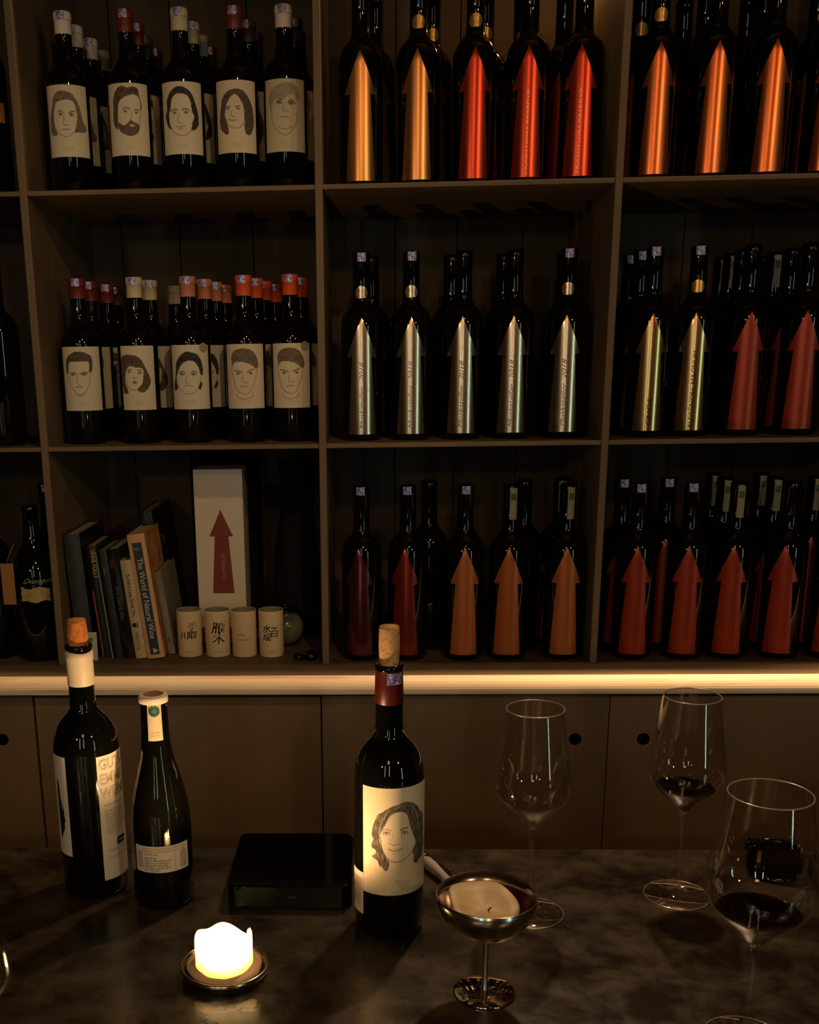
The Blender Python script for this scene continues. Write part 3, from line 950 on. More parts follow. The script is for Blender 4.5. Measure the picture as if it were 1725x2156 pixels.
arrow_bay([(0.518, 0.095, 'gold1', ('holo',), 0.10, 0, 0), (0.597, 0.095, 'gold2', ('holo', 'gold'), 0.05, 0, 1), (0.691, 0.095, 'brick', (), 0.18, 0, 2), (0.793, 0.095, 'brick', (), 0.12, 0, 3),
           (0.514, 0.178, 'gold1', ('holo',), 0.1, 1, 0), (0.512, 0.261, 'gold1', ('holo',), 0.1, 2, 0), (0.700, 0.178, 'brick', (), 0.3, 1, 2), (0.705, 0.261, 'brick', ('strip',), 0.1, 2, 2), (0.712, 0.344, 'brick', ('strip',), 0.1, 3, 2),
           (0.791, 0.178, 'brick', (), 0.1, 1, 3), (0.788, 0.261, 'brick', ('strip',), 0.1, 2, 3), (0.791, 0.348, 'brick', (), 0.1, 3, 3)],
          Z2 + 0.0002, 'middle right')
arrow_bay([(0.509, 0.055, 'brick', ('holo',), 0.06, 0, 0), (0.605, 0.055, 'brick', ('holo',), 0.06, 0, 1), (0.690, 0.055, 'brick', ('strip',), 0.0, 0, 2), (0.788, 0.055, 'brick', (), -0.06, 0, 3), (0.881, 0.055, 'brick', (), 0, 0, 4),
           (0.496, 0.138, 'brick', ('holo',), 0.1, 1, 0), (0.582, 0.138, 'brick', ('holo',), 0.1, 1, 1), (0.690, 0.138, 'brick', ('strip',), 0.1, 1, 2), (0.785, 0.138, 'brick', ('strip',), 0.1, 1, 3), (0.864, 0.144, 'brick', ('strip',), 0.1, 1, 4),
           (0.692, 0.221, 'brick', ('strip',), 0.1, 2, 2), (0.786, 0.221, 'brick', ('strip',), 0.1, 2, 3)],
          Z3 + 0.0002, 'bottom right')

# sliver bays at the far left
M_KRAFT = mat('kraft_paper', (0.36, 0.17, 0.06), 0.8, 0, 0.2)
M_YELL = noisy('crumpled_yellow_paper', (0.33, 0.23, 0.09), (0.55, 0.42, 0.18), (60, 60, 60), 0.7)
t = thing('wine_bottle', 'dark bottle with torn orange label at the left picture edge, top shelf', 'wine bottle', (-0.668, 0.075, Z1 + 0.0002), 0.2)
obj('bottle_glass', ME_PA, t)
obj('label', MB().patch(0.0382, -0.9, 1.0, 0.118, 0.150, mat('orange_label', (0.50, 0.22, 0.06), 0.7), 12), t)
t = thing('wine_bottle', 'dark unlabelled bottle at the left picture edge, middle shelf', 'wine bottle', (-0.685, 0.075, Z2 + 0.0002), 0.2)
obj('bottle_glass', ME_PA, t)
PG = [(0, 0.004), (0.026, 0.0035), (0.036, 0.0), (0.0405, 0.0015), (0.043, 0.007), (0.043, 0.165), (0.0415, 0.180), (0.036, 0.197), (0.028, 0.212), (0.021, 0.226), (0.0165, 0.245), (0.0150, 0.265),
      (0.0148, 0.288), (0.0158, 0.289), (0.0158, 0.300), (0.013, 0.302), (0, 0.302)]
t = thing('wine_bottle', 'black bottle with script lettering and crumpled yellow label beside the left divider, bottom shelf', 'wine bottle', (-0.650, 0.062, Z3 + 0.0002), 0.30)
obj('bottle_glass', MB().lathe(PG, M_BGLASS), t)
b = MB()
vs, fs = [], []
for j in range(9):
    for i in range(15):
        th = -0.70 + 1.30 * i / 14
        z = 0.121 + 0.027 * j / 8 + (0.0022 * sin(i * 0.7 + j) + 0.0010 * sin(i * 2.3)) * (1 if j in (0, 8) else 0.2)
        r = 0.0445 + 0.0012 * sin(i * 2.3 + j * 1.7)
        vs.append((r * sin(th), -r * cos(th), z))
for j in range(8):
    for i in range(14):
        q = j * 15 + i
        fs.append((q, q + 1, q + 16, q + 15))
b.add(vs, fs, M_YELL, True)
obj('crumpled_label', b, t)
obj('script_lettering', MB().text('Diengue', 0.0135, mat('pale_script', (0.34, 0.34, 0.16), 0.5), cyl(0.0432, 0.0006), shear=0.6, sx=1.25, at=(0.002, 0.161)), t)
t = thing('wine_bottle', 'taller dark bottle carrying a kraft tag at the left picture edge, bottom shelf', 'wine bottle', (-0.742, 0.075, Z3 + 0.0002), 0.2)
obj('bottle_glass', ME_PA, t)
obj('tax_seal', ME_SEALA, t)
t = thing('wine_bottle', 'dark bottle half hidden behind the script-lettered one, bottom shelf', 'wine bottle', (-0.646, 0.165, Z3 + 0.0002), 0.2)
obj('bottle_glass', ME_PA, t)
obj('tax_seal', ME_SEALA, t)
t = thing('hanging_tag', 'brown kraft paper tag hung on a string between two black bottles, lower left', 'tag', (-0.688, 0.012, Z3))
obj('tag_card', MB().box((-0.0125, 0, 0.118), (0.0125, 0.0008, 0.198), M_KRAFT), t)
obj('string', MB().tube([(0, 0.0, 0.196), (0.006, -0.001, 0.212), (0.016, 0.006, 0.236)], 0.0006, M_GREY, 6), t)


# ------------------------------------------------------------------ books
def book(label, x, y, lean, t, h, d, cover, pages=None, texts=(), right=None, spine_parts=(), soft=False, rights=()):
    r = thing('book', label, 'book', (x, y, Z3 + 0.0003 + 0.0), 0, 'leaning books on the bottom left shelf', rot=(0, -lean, 0))
    b = MB()
    c = 0.0018
    b.box((0, 0, 0), (c, d, h), cover)
    b.box((t - c, 0, 0), (t, d, h), right or cover)
    if soft:
        b.box((c, 0, 0), (t - c, 0.002, h), cover)
    else:
        vs, fs = [], []
        n = 8
        for j in (0, 1):
            for i in range(n + 1):
                u = i / n
                vs.append((t * u, -0.0035 * math.sin(PI * u), h * j))
        for i in range(n):
            fs.append((i, i + 1, n + 2 + i, n + 1 + i))
        b.add(vs, fs, cover, True)
        b.box((c, 0.0, 0), (t - c, 0.001, h), cover)
    for (u0, u1, z0, z1, m) in spine_parts:
        b.box((t * u0, -0.0044, z0), (t * u1, -0.0036 if not soft else -0.0001, z1), m)
    for (s_, size, u, zc, m, sh, sx) in texts:
        b.text(s_, size, m, lambda X, Y: (X, -0.0049, Y), rot=-PI / 2, sx=sx, shear=sh, at=(t * u, zc))
    for (s_, size, yy, zc, m) in rights:
        b.text(s_, size, m, lambda X, Y: (t + 0.0004, X, Y), at=(yy, zc))
    obj('cover', b, r)
    obj('pages', MB().box((c + 0.0002, 0.0021, 0.003), (t - c - 0.0002, d - 0.003, h - 0.003), pages or mat('page_block', (0.42, 0.32, 0.20), 0.8)), r)
    return r


M_NAVY = noisy('slate_cloth', (0.012, 0.014, 0.017), (0.045, 0.050, 0.056), (30, 30, 12), 0.6)
M_BK = mat('book_black', (0.010, 0.008, 0.008), 0.35)
M_BKG = mat('book_black_gloss', (0.012, 0.010, 0.010), 0.12)
M_CREAM = noisy('book_cream', (0.50, 0.39, 0.22), (0.62, 0.50, 0.31), (40, 40, 40), 0.6)
M_ORG = noisy('book_orange', (0.42, 0.14, 0.04), (0.72, 0.36, 0.15), (45, 45, 22), 0.5, lo=0.4, hi=0.6)
M_PEACH = mat('book_peach', (0.68, 0.38, 0.19), 0.55)
M_INDIGO = mat('book_indigo', (0.022, 0.035, 0.05), 0.5)
M_GRAYB = noisy('book_grey', (0.17, 0.14, 0.10), (0.27, 0.23, 0.17), (70, 70, 30), 0.6)
M_WTXT = mat('text_pale', (0.72, 0.68, 0.60), 0.6)
M_WTXTO = mat('text_peach', (0.75, 0.42, 0.22), 0.6)
M_TEAL = mat('teal_edge', (0.16, 0.26, 0.21), 0.5)
M_REDL = mat('red_line', (0.30, 0.045, 0.02), 0.5)

book('thick slate-grey cloth hardback, leftmost leaning book by the divider', -0.5700, 0.042, 0.058, 0.032, 0.247, 0.19, M_NAVY, right=M_BK)
book('thin black book titled WINE FOLLY with a red line on its spine', -0.5290, 0.056, 0.088, 0.0225, 0.222, 0.15, M_BK,
     texts=[('WINE FOLLY', 0.0125, 0.70, 0.187, M_WTXTO, 0, 0.76)], spine_parts=[(0.16, 0.30, 0.0, 0.135, M_REDL)])
r = bpy.context.scene.objects['book.001'] if 'book.001' in bpy.context.scene.objects else None
book('black hardback with a teal left edge, beside the WINE FOLLY book', -0.5052, 0.050, 0.092, 0.0203, 0.214, 0.15, M_BK,
     spine_parts=[(-0.02, 0.10, 0, 0.214, M_TEAL)], texts=[('Wine', 0.007, 0.62, 0.175, M_GREY, 0, 1)], pages=mat('page_green', (0.22, 0.25, 0.17), 0.8))
book('glossy black book with faint guide lettering, left of the cream spine', -0.4838, 0.050, 0.095, 0.0243, 0.217, 0.15, M_BKG,
     texts=[('Dirty Guide to Wine', 0.0105, 0.45, 0.110, mat('faint_text', (0.16, 0.14, 0.09), 0.6), 0, 0.75), ('THE', 0.009, 0.3, 0.190, M_REDL, 0, 1)])
book('cream book titled To Fall in Love, Drink This', -0.4580, 0.046, 0.101, 0.0218, 0.196, 0.14, M_CREAM,
     texts=[('To Fall in Love, Drink This', 0.0098, 0.5, 0.128, M_INK, 0, 0.78), ('Alice Feiring', 0.0088, 0.5, 0.036, M_INKB, 0, 0.8), ('\u2766', 0.016, 0.5, 0.068, M_INK, 0, 1)])
book('orange book titled The World of Natural Wine on a dark spine panel', -0.4345, 0.044, 0.108, 0.0338, 0.246, 0.14, M_PEACH, right=M_ORG,
     texts=[('The World of Natural Wine', 0.0165, 0.52, 0.120, M_WTXT, 0, 0.84), ('JJ', 0.013, 0.50, 0.218, M_GREY, 0, 1), ('\u25B2', 0.013, 0.55, 0.016, M_WTXTO, 0, 1)],
     spine_parts=[(0.25, 0.78, 0.008, 0.230, M_INDIGO)], pages=mat('page_cream', (0.55, 0.42, 0.28), 0.8))
book('tall black book standing behind the orange natural wine book', -0.4420, 0.200, 0.112, 0.030, 0.268, 0.21, M_BK,
     rights=[('The', 0.03, 0.07, 0.20, M_INKB), ('WINE', 0.024, 0.11, 0.165, mat('navy_print', (0.08, 0.08, 0.12), 0.5))])
book('small grey paperback in front of the tall black book, rightmost of the leaning row', -0.3985, 0.075, 0.117, 0.0135, 0.168, 0.15, M_GRAYB, soft=True,
     texts=[('2021', 0.006, 0.5, 0.03, M_INK, 0, 1)], spine_parts=[(0.0, 0.98, 0.0, 0.168, M_CREAM)] and ())

t = thing('card', 'small white card with a green plant drawing propped against the slate book', 'card', (-0.5465, 0.034, Z3 + 0.0003), 0.0, rot=(-0.06, 0, 0))
b = MB().box((-0.0175, -0.0008, 0), (0.0155, 0, 0.056), mat('card_white', (0.50, 0.50, 0.40), 0.6))
gm = mat('print_green', (0.05, 0.16, 0.09), 0.6)
b.add([(0.002 + 0.006 * cos(a) * (1 + 0.3 * sin(3 * a)), -0.0012, 0.041 + 0.004 * sin(a)) for a in [k * PI / 8 for k in range(16)]], [tuple(range(16))], gm)
b.tube([(-0.004 + 0.009 * cos(a), -0.0010, 0.021 + 0.009 * sin(a)) for a in [k * PI / 10 for k in range(20)]], 0.0004, gm, 5, closed=True)
b.text('\u2740', 0.012, M_INK, lambda X, Y: (X, -0.0012, Y), at=(-0.003, 0.020))
obj('printed_card', b, t)

# ------------------------------------------------------------------ box, cups, jar, wrapped bottle
t = thing('gift_box', 'tall white gift box with a dark red arrow, standing behind the paper cups', 'box', (-0.2985, 0.165, Z3 + 0.0002), 0.0)
b = MB().box((-0.049, 0, 0), (0.049, 0.09, 0.356), mat('box_white', (0.74, 0.63, 0.48), 0.22), bev=0.0008)
am = mat('arrow_red_print', (0.22, 0.025, 0.012), 0.5)
A0, AH, AT = 0.105, 0.222, 0.276
pts = [(-0.0215, A0), (0.0225, A0), (0.0145, AH), (0.0240, AH), (0.000, AT), (-0.0240, AH), (-0.0135, AH)]
b.add([(p[0] + 0.003, -0.0003, p[1]) for p in pts], [tuple(range(7))], am)
b.text('SGAMINEGGIA', 0.0105, mat('text_gold', (0.42, 0.24, 0.12), 0.5), lambda X, Y: (X, -0.0006, Y), rot=PI / 2, sx=0.80, at=(0.0055, 0.160))
obj('carton', b, t)
t = thing('storage_box', 'plain black box standing behind the white gift box', 'box', (-0.300, 0.30, Z3 + 0.0002))
obj('carton', MB().box((-0.075, 0, 0), (0.062, 0.12, 0.385), M_BLACKM, bev=0.002), t)

M_CUP = mat('cup_card', (0.80, 0.60, 0.36), 0.55)
M_CUPIN = mat('cup_inside', (0.22, 0.19, 0.12), 0.7)
CUPP = [(0, 0.0015), (0.0215, 0.001), (0.0232, 0.0), (0.0240, 0.0015), (0.0245, 0.088), (0.0248, 0.0905), (0.0244, 0.0925), (0.0236, 0.0918)]
cupw = [('手\n取', 0.016, (0.006, 0.053), '川', 0.016, (-0.010, 0.044), 'leftmost'), ('雁', 0.024, (0.002, 0.059), '木', 0.022, (0.002, 0.037), 'second from left'),
        (None, 0, None, None, 0, None, 'second from right'), ('白', 0.015, (0.006, 0.048), '水\n成', 0.0155, (-0.009, 0.049), 'rightmost')]
cdesc = ['paper cup with three brushed characters, leftmost of four', 'paper cup with two large bold characters, second of four',
         'paper cup with a small roof mark, third of four', 'paper cup with four brushed characters, nearest the round jar']
for i, (x, y) in enumerate(((-0.354, 0.074), (-0.298, 0.073), (-0.245, 0.071), (-0.191, 0.070))):
    t = thing('paper_cup', 'tan ' + cdesc[i], 'cup', (x, y, Z3 + 0.0002), face_cam(x, y) * 0.7, 'paper cups on the bottom left shelf')
    obj('cup_body', MB().lathe(CUPP, M_CUP, 36).lathe([(0.0236, 0.0918), (0.0233, 0.060), (0, 0.060)], M_CUPIN, 36), t)
    fn = cyl(0.0244, 0.0004)
    b = MB()
    q = cupw[i]
    if q[0]:
        b.text(q[0], q[1] * 1.1, M_INK, fn, at=q[2], shear=0.12, sx=1.08, bold=0.0002)
        b.text(q[3], q[4] * 1.08, M_INK, fn, at=q[5], shear=0.12, sx=1.08, bold=0.0002)
        b.text('SAKE BREWERY', 0.0026, M_GREY, fn, at=(0.001, 0.011))
        if i == 3:
            b.patch(0.0244, 0.02, 0.50, 0.0590, 0.0612, M_INK, 6, off=0.0005)
    else:
        b.tube([fn(-0.012 + 0.007 * 2 * k / 6, 0.044 + 0.004 * (1 - abs(k - 3) / 3)) for k in range(7)], 0.0005, M_INK, 5)
        b.text('\u0e2f :', 0.003, M_INKB, fn, at=(-0.005, 0.0425))
        b.text('YAMAMOTO', 0.0042, M_INKB, fn, at=(-0.001, 0.036))
    for k in range(3):
        if i in (1, 2):
            b.text('. . . . . . .', 0.003, M_GREY, fn, at=(0.001, 0.030 - 0.006 * k))
    obj('printed_marks', b, t)

t = thing('round_jar', 'pale round glass jar half hidden behind the rightmost paper cup', 'jar', (-0.168, 0.150, Z3 + 0.0002))
gp = [(0, 0.003)] + [(0.036 * sin(a), 0.036 - 0.036 * cos(a)) for a in [PI * (0.10 + 0.72 * k / 16) for k in range(17)]]
obj('jar_body', MB().lathe([(0, 0.0018)] + gp[1:] + [(0.020, 0.070), (0.0, 0.070)], noisy('jar_glaze', (0.10, 0.10, 0.065), (0.30, 0.29, 0.20), (10, 10, 22), 0.2)), t)
obj('lid', MB().lathe([(0.021, 0.0702), (0.024, 0.0712), (0.024, 0.0742), (0.006, 0.0760), (0.0045, 0.082), (0.006, 0.085), (0, 0.087)], M_BGLASS_D, 24), t)

t = thing('wrapped_bottle', 'tall black cloth-wrapped bottle with a knotted neck beside the centre divider', 'bottle', (-0.150, 0.262, Z3 + 0.0002))
wp = [(0, 0), (0.052, 0.0), (0.0535, 0.02), (0.053, 0.10), (0.049, 0.15), (0.041, 0.20), (0.034, 0.245), (0.033, 0.275), (0.036, 0.295), (0.030, 0.320), (0.034, 0.345), (0.038, 0.365), (0.030, 0.366), (0, 0.360)]
obj('cloth_wrap', MB().lathe(wp, M_BLACKM, 48, wob=lambda r, z, a: (r * (1 + 0.035 * sin(7 * a + z * 30) * min(1, z * 8)), z)), t)
obj('knot', MB().lathe([(0, -0.024), (0.016, -0.018), (0.024, 0), (0.016, 0.018), (0, 0.024)], M_BLACKM, 20,
                       T=Matrix.Translation((-0.043, -0.008, 0.292)) @ Matrix.Rotation(0.5, 4, 'Y'), wob=lambda r, z, a: (r * (1 + 0.15 * sin(3 * a)), z)), t)
t = thing('glass_stopper', 'small dark glass stopper lying at the foot of the centre divider', 'stopper', (-0.112, 0.030, Z3 + 0.0002))
obj('knob', MB().lathe([(0, 0), (0.010, 0.0), (0.0145, 0.006), (0.0135, 0.014), (0.006, 0.019), (0, 0.020)], M_BGLASS, 10), t)
obj('plug', MB().lathe([(0, 0), (0.0058, 0), (0.0070, 0.020), (0, 0.020)], M_BGLASS, 12, T=Matrix.Translation((-0.012, -0.008, 0.0065)) @ Matrix.Rotation(-1.35, 4, 'Y')), t)


# ------------------------------------------------------------------ things on the bar
BP = [(0, 0.004), (0.024, 0.0035), (0.031, 0.0), (0.0355, 0.0012), (0.0385, 0.006), (0.0385, 0.180), (0.0380, 0.190), (0.0358, 0.201), (0.0315, 0.211),
      (0.0255, 0.219), (0.0195, 0.2255), (0.0160, 0.232), (0.0150, 0.243), (0.0146, 0.290), (0.0140, 0.3015), (0.0158, 0.3025), (0.0158, 0.3075), (0.0135, 0.3085), (0.0100, 0.3075), (0.0095, 0.300), (0, 0.300)]

# -- centre bottle with the big portrait
XC, YC = 0.0222, -0.8892
rotc = face_cam(XC, YC)
t = thing('wine_bottle', 'open wine bottle labelled with a drawing of a smiling curly-haired woman, centre of bar', 'wine bottle', (XC, YC, ZB), rotc)
obj('bottle_glass', MB().lathe(BP, M_BGLASS, 64), t)
cp = MB().lathe([(0.0150, 0.2655), (0.0156, 0.2665), (0.0152, 0.290), (0.0148, 0.3010), (0.0150, 0.3020)], mat('capsule_wine_red', (0.085, 0.006, 0.005), 0.35), 40)
cp = obj('capsule', cp, t)
obj('tax_seal', MB().patch(0.0150, -0.15, 0.95, 0.2885, 0.3010, M_HOLO, 10, off=0.0007), cp)
ck = thing('cork', 'pale cork standing half out of the centre bottle', 'cork', (XC, YC, ZB + 0.3005))
obj('cork_body', MB().lathe([(0, 0), (0.0090, 0.0), (0.0105, 0.010), (0.0112, 0.028), (0.0108, 0.046), (0.0102, 0.0485), (0, 0.0485)], M_CORK, 28), ck)


def big_portrait():
    R = 0.0385
    z1, z0 = 0.181, 0.0556
    H = z1 - z0
    pr = Print(R, -0.80, 1.50, z0, z1, 190, 250, (0.78, 0.66, 0.46))

    def mp(pts):
        out = []
        for (x, y) in pts:
            s_ = max(-0.985, min(0.985, (x - 462) / 445.0))
            th = math.asin(s_)
            v = (y + 120 * (1 - cos(th)) - 145) / (1480 - 145)
            out.append((R * th, v * H))
        return out
    hl, hr = (0.055, 0.042, 0.030), (0.26, 0.205, 0.14)
    left = [(700, 312), (620, 318), (560, 345), (500, 360), (440, 395), (390, 430), (330, 460), (300, 520), (270, 590), (255, 650), (250, 720), (265, 770), (245, 830), (250, 880), (290, 900), (300, 940), (250, 985), (275, 1010), (320, 1040),
            (345, 1110), (375, 1110), (400, 1155), (440, 1160), (460, 1110), (465, 1050), (430, 1000), (395, 940), (375, 860), (345, 790), (355, 710), (390, 640), (430, 560), (470, 490), (520, 450), (580, 430), (640, 430), (690, 470), (700, 400)]
    right = [(640, 320), (720, 312), (780, 335), (820, 380), (845, 430), (880, 470), (885, 560), (890, 650), (885, 740), (895, 820), (890, 900), (880, 960), (870, 1010), (835, 1040), (820, 1080), (785, 1080), (765, 1040), (770, 990), (755, 940),
             (775, 880), (790, 820), (770, 740), (745, 680), (720, 600), (700, 520), (680, 450), (640, 420)]
    pr.poly(mp(smooth(left)), hl, 1, hr)
    pr.poly(mp(smooth(right)), hl, 1, hr)
    ink = (0.14, 0.11, 0.08)
    for L_ in ([(430, 400), (350, 500), (320, 620), (330, 760), (350, 880), (420, 1000), (400, 1120)], [(500, 380), (400, 480), (370, 600), (300, 720), (310, 860), (360, 980), (340, 1060)],
               [(640, 340), (560, 380), (480, 430), (420, 530)], [(720, 350), (780, 430), (790, 560), (830, 680), (830, 800), (850, 920), (800, 1040)], [(700, 380), (740, 500), (790, 640), (800, 780), (840, 880), (790, 1000)],
               [(780, 360), (840, 480), (850, 620), (870, 760), (860, 900), (840, 1010)], [(300, 560), (270, 660), (290, 760), (270, 850), (330, 930)]):
        pr.stroke(mp(smooth(L_, False)), 0.0007, (0.025, 0.020, 0.015), 0.9)
    for L_ in ([(470, 400), (390, 520), (350, 640), (345, 740)], [(740, 360), (800, 460), (820, 600), (845, 740)], [(620, 350), (530, 400)]):
        pr.stroke(mp(smooth(L_, False)), 0.0009, (0.46, 0.38, 0.27), 0.8)
    pr.stroke(mp(smooth([(355, 740), (365, 830), (395, 930), (440, 1000), (500, 1045), (560, 1050), (620, 1035), (690, 990), (740, 940), (770, 870)], False)), 0.0009, ink, 1.0)
    pr.stroke(mp(smooth([(430, 640), (470, 655), (485, 662)], False)), 0.0010, ink, 0.8)
    pr.stroke(mp(smooth([(385, 670), (405, 645), (440, 640)], False)), 0.0008, ink, 0.7)
    pr.stroke(mp(smooth([(605, 658), (640, 635), (695, 625)], False)), 0.0016, ink, 0.9)
    for (x, y) in ((428, 692), (655, 688)):
        c = mp([(x, y)])[0]
        pr.stroke(mp(smooth([(x - 42, y + 8), (x - 15, y - 16), (x + 20, y - 15), (x + 45, y + 4)], False)), 0.0011, ink, 0.95)
        pr.stroke(mp(smooth([(x - 36, y + 16), (x, y + 22), (x + 38, y + 10)], False)), 0.0006, ink, 0.6)
        pr.ell(c, 0.0016, 0.0015, (0.13, 0.11, 0.08), 0.95, 0.4)
        pr.ell(c, 0.0007, 0.0007, (0.02, 0.02, 0.02), 1.0, 0.5)
    pr.stroke(mp(smooth([(510, 700), (500, 760), (470, 805), (480, 825)], False)), 0.0006, ink, 0.5)
    pr.stroke(mp(smooth([(472, 822), (500, 832), (525, 845), (560, 835), (590, 822)], False)), 0.0009, ink, 0.8)
    pr.stroke(mp(smooth([(455, 890), (500, 908), (545, 912), (590, 900), (625, 890)], False)), 0.0011, ink, 0.9)
    pr.stroke(mp(smooth([(475, 895), (520, 885), (550, 892), (600, 880)], False)), 0.0006, ink, 0.5)
    pr.stroke(mp(smooth([(500, 940), (545, 946), (590, 936)], False)), 0.0008, ink, 0.5)
    pr.stroke(mp(smooth([(660, 830), (690, 870), (690, 910)], False)), 0.0005, ink, 0.4)
    for k, (x0, x1) in enumerate(((540, 725), (550, 720), (556, 715), (562, 700), (590, 685), (615, 655))):
        y = 1290 + 20 * k
        pts = mp([(x0 + (x1 - x0) * q / 12, y + (7 if q % 2 else -3)) for q in range(13)])
        pr.stroke(pts, 0.0008, (0.33, 0.25, 0.17), 0.6)
    return pr.build(0.0005)


obj('front_label', big_portrait(), t, label='cream label with curly-haired portrait')
b = MB().patch(0.0385, -1.45, -0.81, 0.0265, 0.0770, M_PAPER, 12, off=0.0005)
fn = cyl(0.0385, 0.0008)
for k in range(10):
    u = -0.0540 + 0.0022 * k
    b.text('aus biologischer landwirtschaft', 0.0030, M_INKB, fn, rot=PI / 2, sx=0.95, at=(u, 0.052))
obj('back_label', b, t)

# -- left bottle seen from its side
XL, YL = -0.3351, -0.8004
t = thing('wine_bottle', 'open wine bottle turned sideways showing white back label text, far left on bar', 'wine bottle', (XL, YL, ZB), 0.0)
rl = -math.atan2(XL, 2.0 + YL)
rl = math.atan2(-XL, 2.0 + YL)
t.rotation_euler = (0, 0, rl)
obj('bottle_glass', MB().lathe(BP, M_BGLASS, 64), t)
obj('capsule', MB().lathe([(0.0152, 0.2600), (0.0157, 0.2610), (0.0152, 0.2895), (0.0160, 0.2900), (0.0160, 0.2955), (0.0164, 0.2975), (0.0150, 0.3020)], mat('capsule_torn_white', (0.78, 0.66, 0.48), 0.5), 40,
                        wob=lambda r, z, a: (r, z - (0.0012 * (1 + sin(a * 2 + 1)) if z > 0.301 else 0))), t)
b = MB().patch(0.0385, -2.2, -0.72, 0.0556, 0.181, M_PAPER, 28, off=0.0005)
fn0 = cyl(0.0385, 0.0008)
hair = [(-0.046, 0.148), (-0.0425, 0.146), (-0.041, 0.135), (-0.0395, 0.125), (-0.0375, 0.118), (-0.0355, 0.112), (-0.0365, 0.107), (-0.0345, 0.100), (-0.037, 0.097), (-0.0365, 0.091), (-0.0405, 0.084), (-0.046, 0.080)]
hs = smooth(hair, True, 3)
for k in range(1, len(hs) - 1):
    b.add([fn0(*hs[0]), fn0(*hs[k]), fn0(*hs[k + 1])], [(0, 1, 2)], M_INK)
obj('front_label', b, t)
b = MB().patch(0.0385, 0.25, 1.50, 0.024, 0.181, M_PAPER, 24, off=0.0005)
for s_, z in (('GUTS', 0.1695), ('EMME', 0.1515), ('WEIN', 0.1340)):
    b.text(s_, 0.0178, mat('ink_tan', (0.40, 0.24, 0.13), 0.7), fn0, 'LEFT', at=(0.0118, z), sx=0.84, bold=0.0004)
    b.text(s_, 0.0178, M_PAPER, cyl(0.0385, 0.0012), 'LEFT', at=(0.0118, z), sx=0.84, bold=-0.0003)
b.text('traditional family estate', 0.0035, M_INKB, fn0, 'LEFT', at=(0.0155, 0.1195))
for k in range(8):
    b.text(['this wine is grown by hand and', 'made without any additions from', 'vines on chalk and slate soils', 'farmed with care for the land', 'and left unfined and unfiltered', 'so it may show some sediment', 'please serve it slightly cool', 'and enjoy'][k],
           0.0034, M_INKB, fn0, 'LEFT', at=(0.0150 + 0.0004 * k, 0.1120 - 0.0040 * k), sx=0.9)
b.patch(0.0385, 0.79, 1.16, 0.0655, 0.0745, M_INK, 6, off=0.0008)
b.text('demeter', 0.0052, M_PAPER, cyl(0.0385, 0.0011), at=(0.0375, 0.0702), shear=0.3, sx=0.6)
b.text('750 ML', 0.0050, M_INKB, fn0, 'LEFT', at=(0.0165, 0.0605))
b.text('12%', 0.0045, M_INKB, fn0, 'LEFT', at=(0.0390, 0.0610))
b.text('product of austria bottled at estate', 0.0030, M_INKB, fn0, 'LEFT', at=(0.0160, 0.0520))
obj('back_label', b, t)
ck = thing('cork', 'wine-stained orange cork standing half out of the far left bottle', 'cork', (XL, YL, ZB + 0.3005), 0)
obj('cork_body', MB().lathe([(0, 0), (0.0085, 0.0), (0.0115, 0.008), (0.0120, 0.020), (0.0108, 0.033), (0.0100, 0.0370), (0, 0.0375)], M_CORKR, 28,
                          wob=lambda r, z, a: (r * (1 + 0.03 * sin(3 * a + z * 200)), z)), ck)

# -- small sloped-shoulder bottle
XS, YS = -0.2453, -0.8300
t = thing('wine_bottle', 'shorter slope-shouldered wine bottle with white neck strip and narrow label, on bar', 'wine bottle', (XS, YS, ZB), math.atan2(-XS, 2.0 + YS))
SP = [(0, 0.004), (0.022, 0.0035), (0.029, 0.0), (0.0330, 0.0014), (0.0358, 0.007), (0.0358, 0.095), (0.0350, 0.110), (0.0328, 0.128), (0.0290, 0.146), (0.0243, 0.164), (0.0200, 0.180), (0.0172, 0.196),
      (0.0160, 0.212), (0.0153, 0.240), (0.0153, 0.2485), (0.0150, 0.2490)]
obj('bottle_glass', MB().lathe(SP + [(0.0, 0.2490)], M_BGLASS, 56), t)
RS = prof_fn(SP[2:])
b = MB().lathe([(0.0152, 0.2478), (0.0166, 0.2480), (0.0168, 0.2545), (0.0160, 0.2568), (0.0118, 0.2570)], M_PAPER, 40)
b.lathe([(0.0118, 0.2570), (0.0105, 0.2560), (0, 0.2560)], mat('cork_face', (0.30, 0.13, 0.05), 0.6), 40)
obj('closure', b, t)
b = MB().patch(lambda z: max(RS(z), 0.0153), -0.50, 0.52, 0.2055, 0.2478, mat('neck_strip_paper', (0.70, 0.60, 0.38), 0.6), 12, 4, off=0.0007)
gc = mat('crest_green', (0.03, 0.22, 0.13), 0.4)
b.add(*(lambda d: (d.v, d.f))(disc_patch(0.0157, 0.0, 0.2395, 0.0052, gc, 0.0012)), gc, True)
b.text('\u2742', 0.016, mat('crest_dark', (0.03, 0.05, 0.04), 0.5), cyl(0.0157, 0.0015), at=(0, 0.2395))
b.text('12345678', 0.0022, M_INKB, cyl(0.0160, 0.0010), at=(0, 0.2150))
b.text('DUTY PAID', 0.0020, M_INKB, cyl(0.0160, 0.0010), at=(0, 0.2115))
obj('neck_strip', b, t, label='white paper strip with green crest')
b = MB().patch(0.0358, -0.97, 0.93, 0.0505, 0.0835, M_PAPER, 26, off=0.0005)
fn = cyl(0.0358, 0.0008)
b.text('WINE OF AUSTRIA CONTAINS SULPHITES', 0.0030, M_INKB, fn, at=(0, 0.0805), sx=0.85)
b.text('PRODUCED AND BOTTLED BY THE ESTATE', 0.0028, M_INKB, fn, at=(0, 0.0768), sx=0.85)
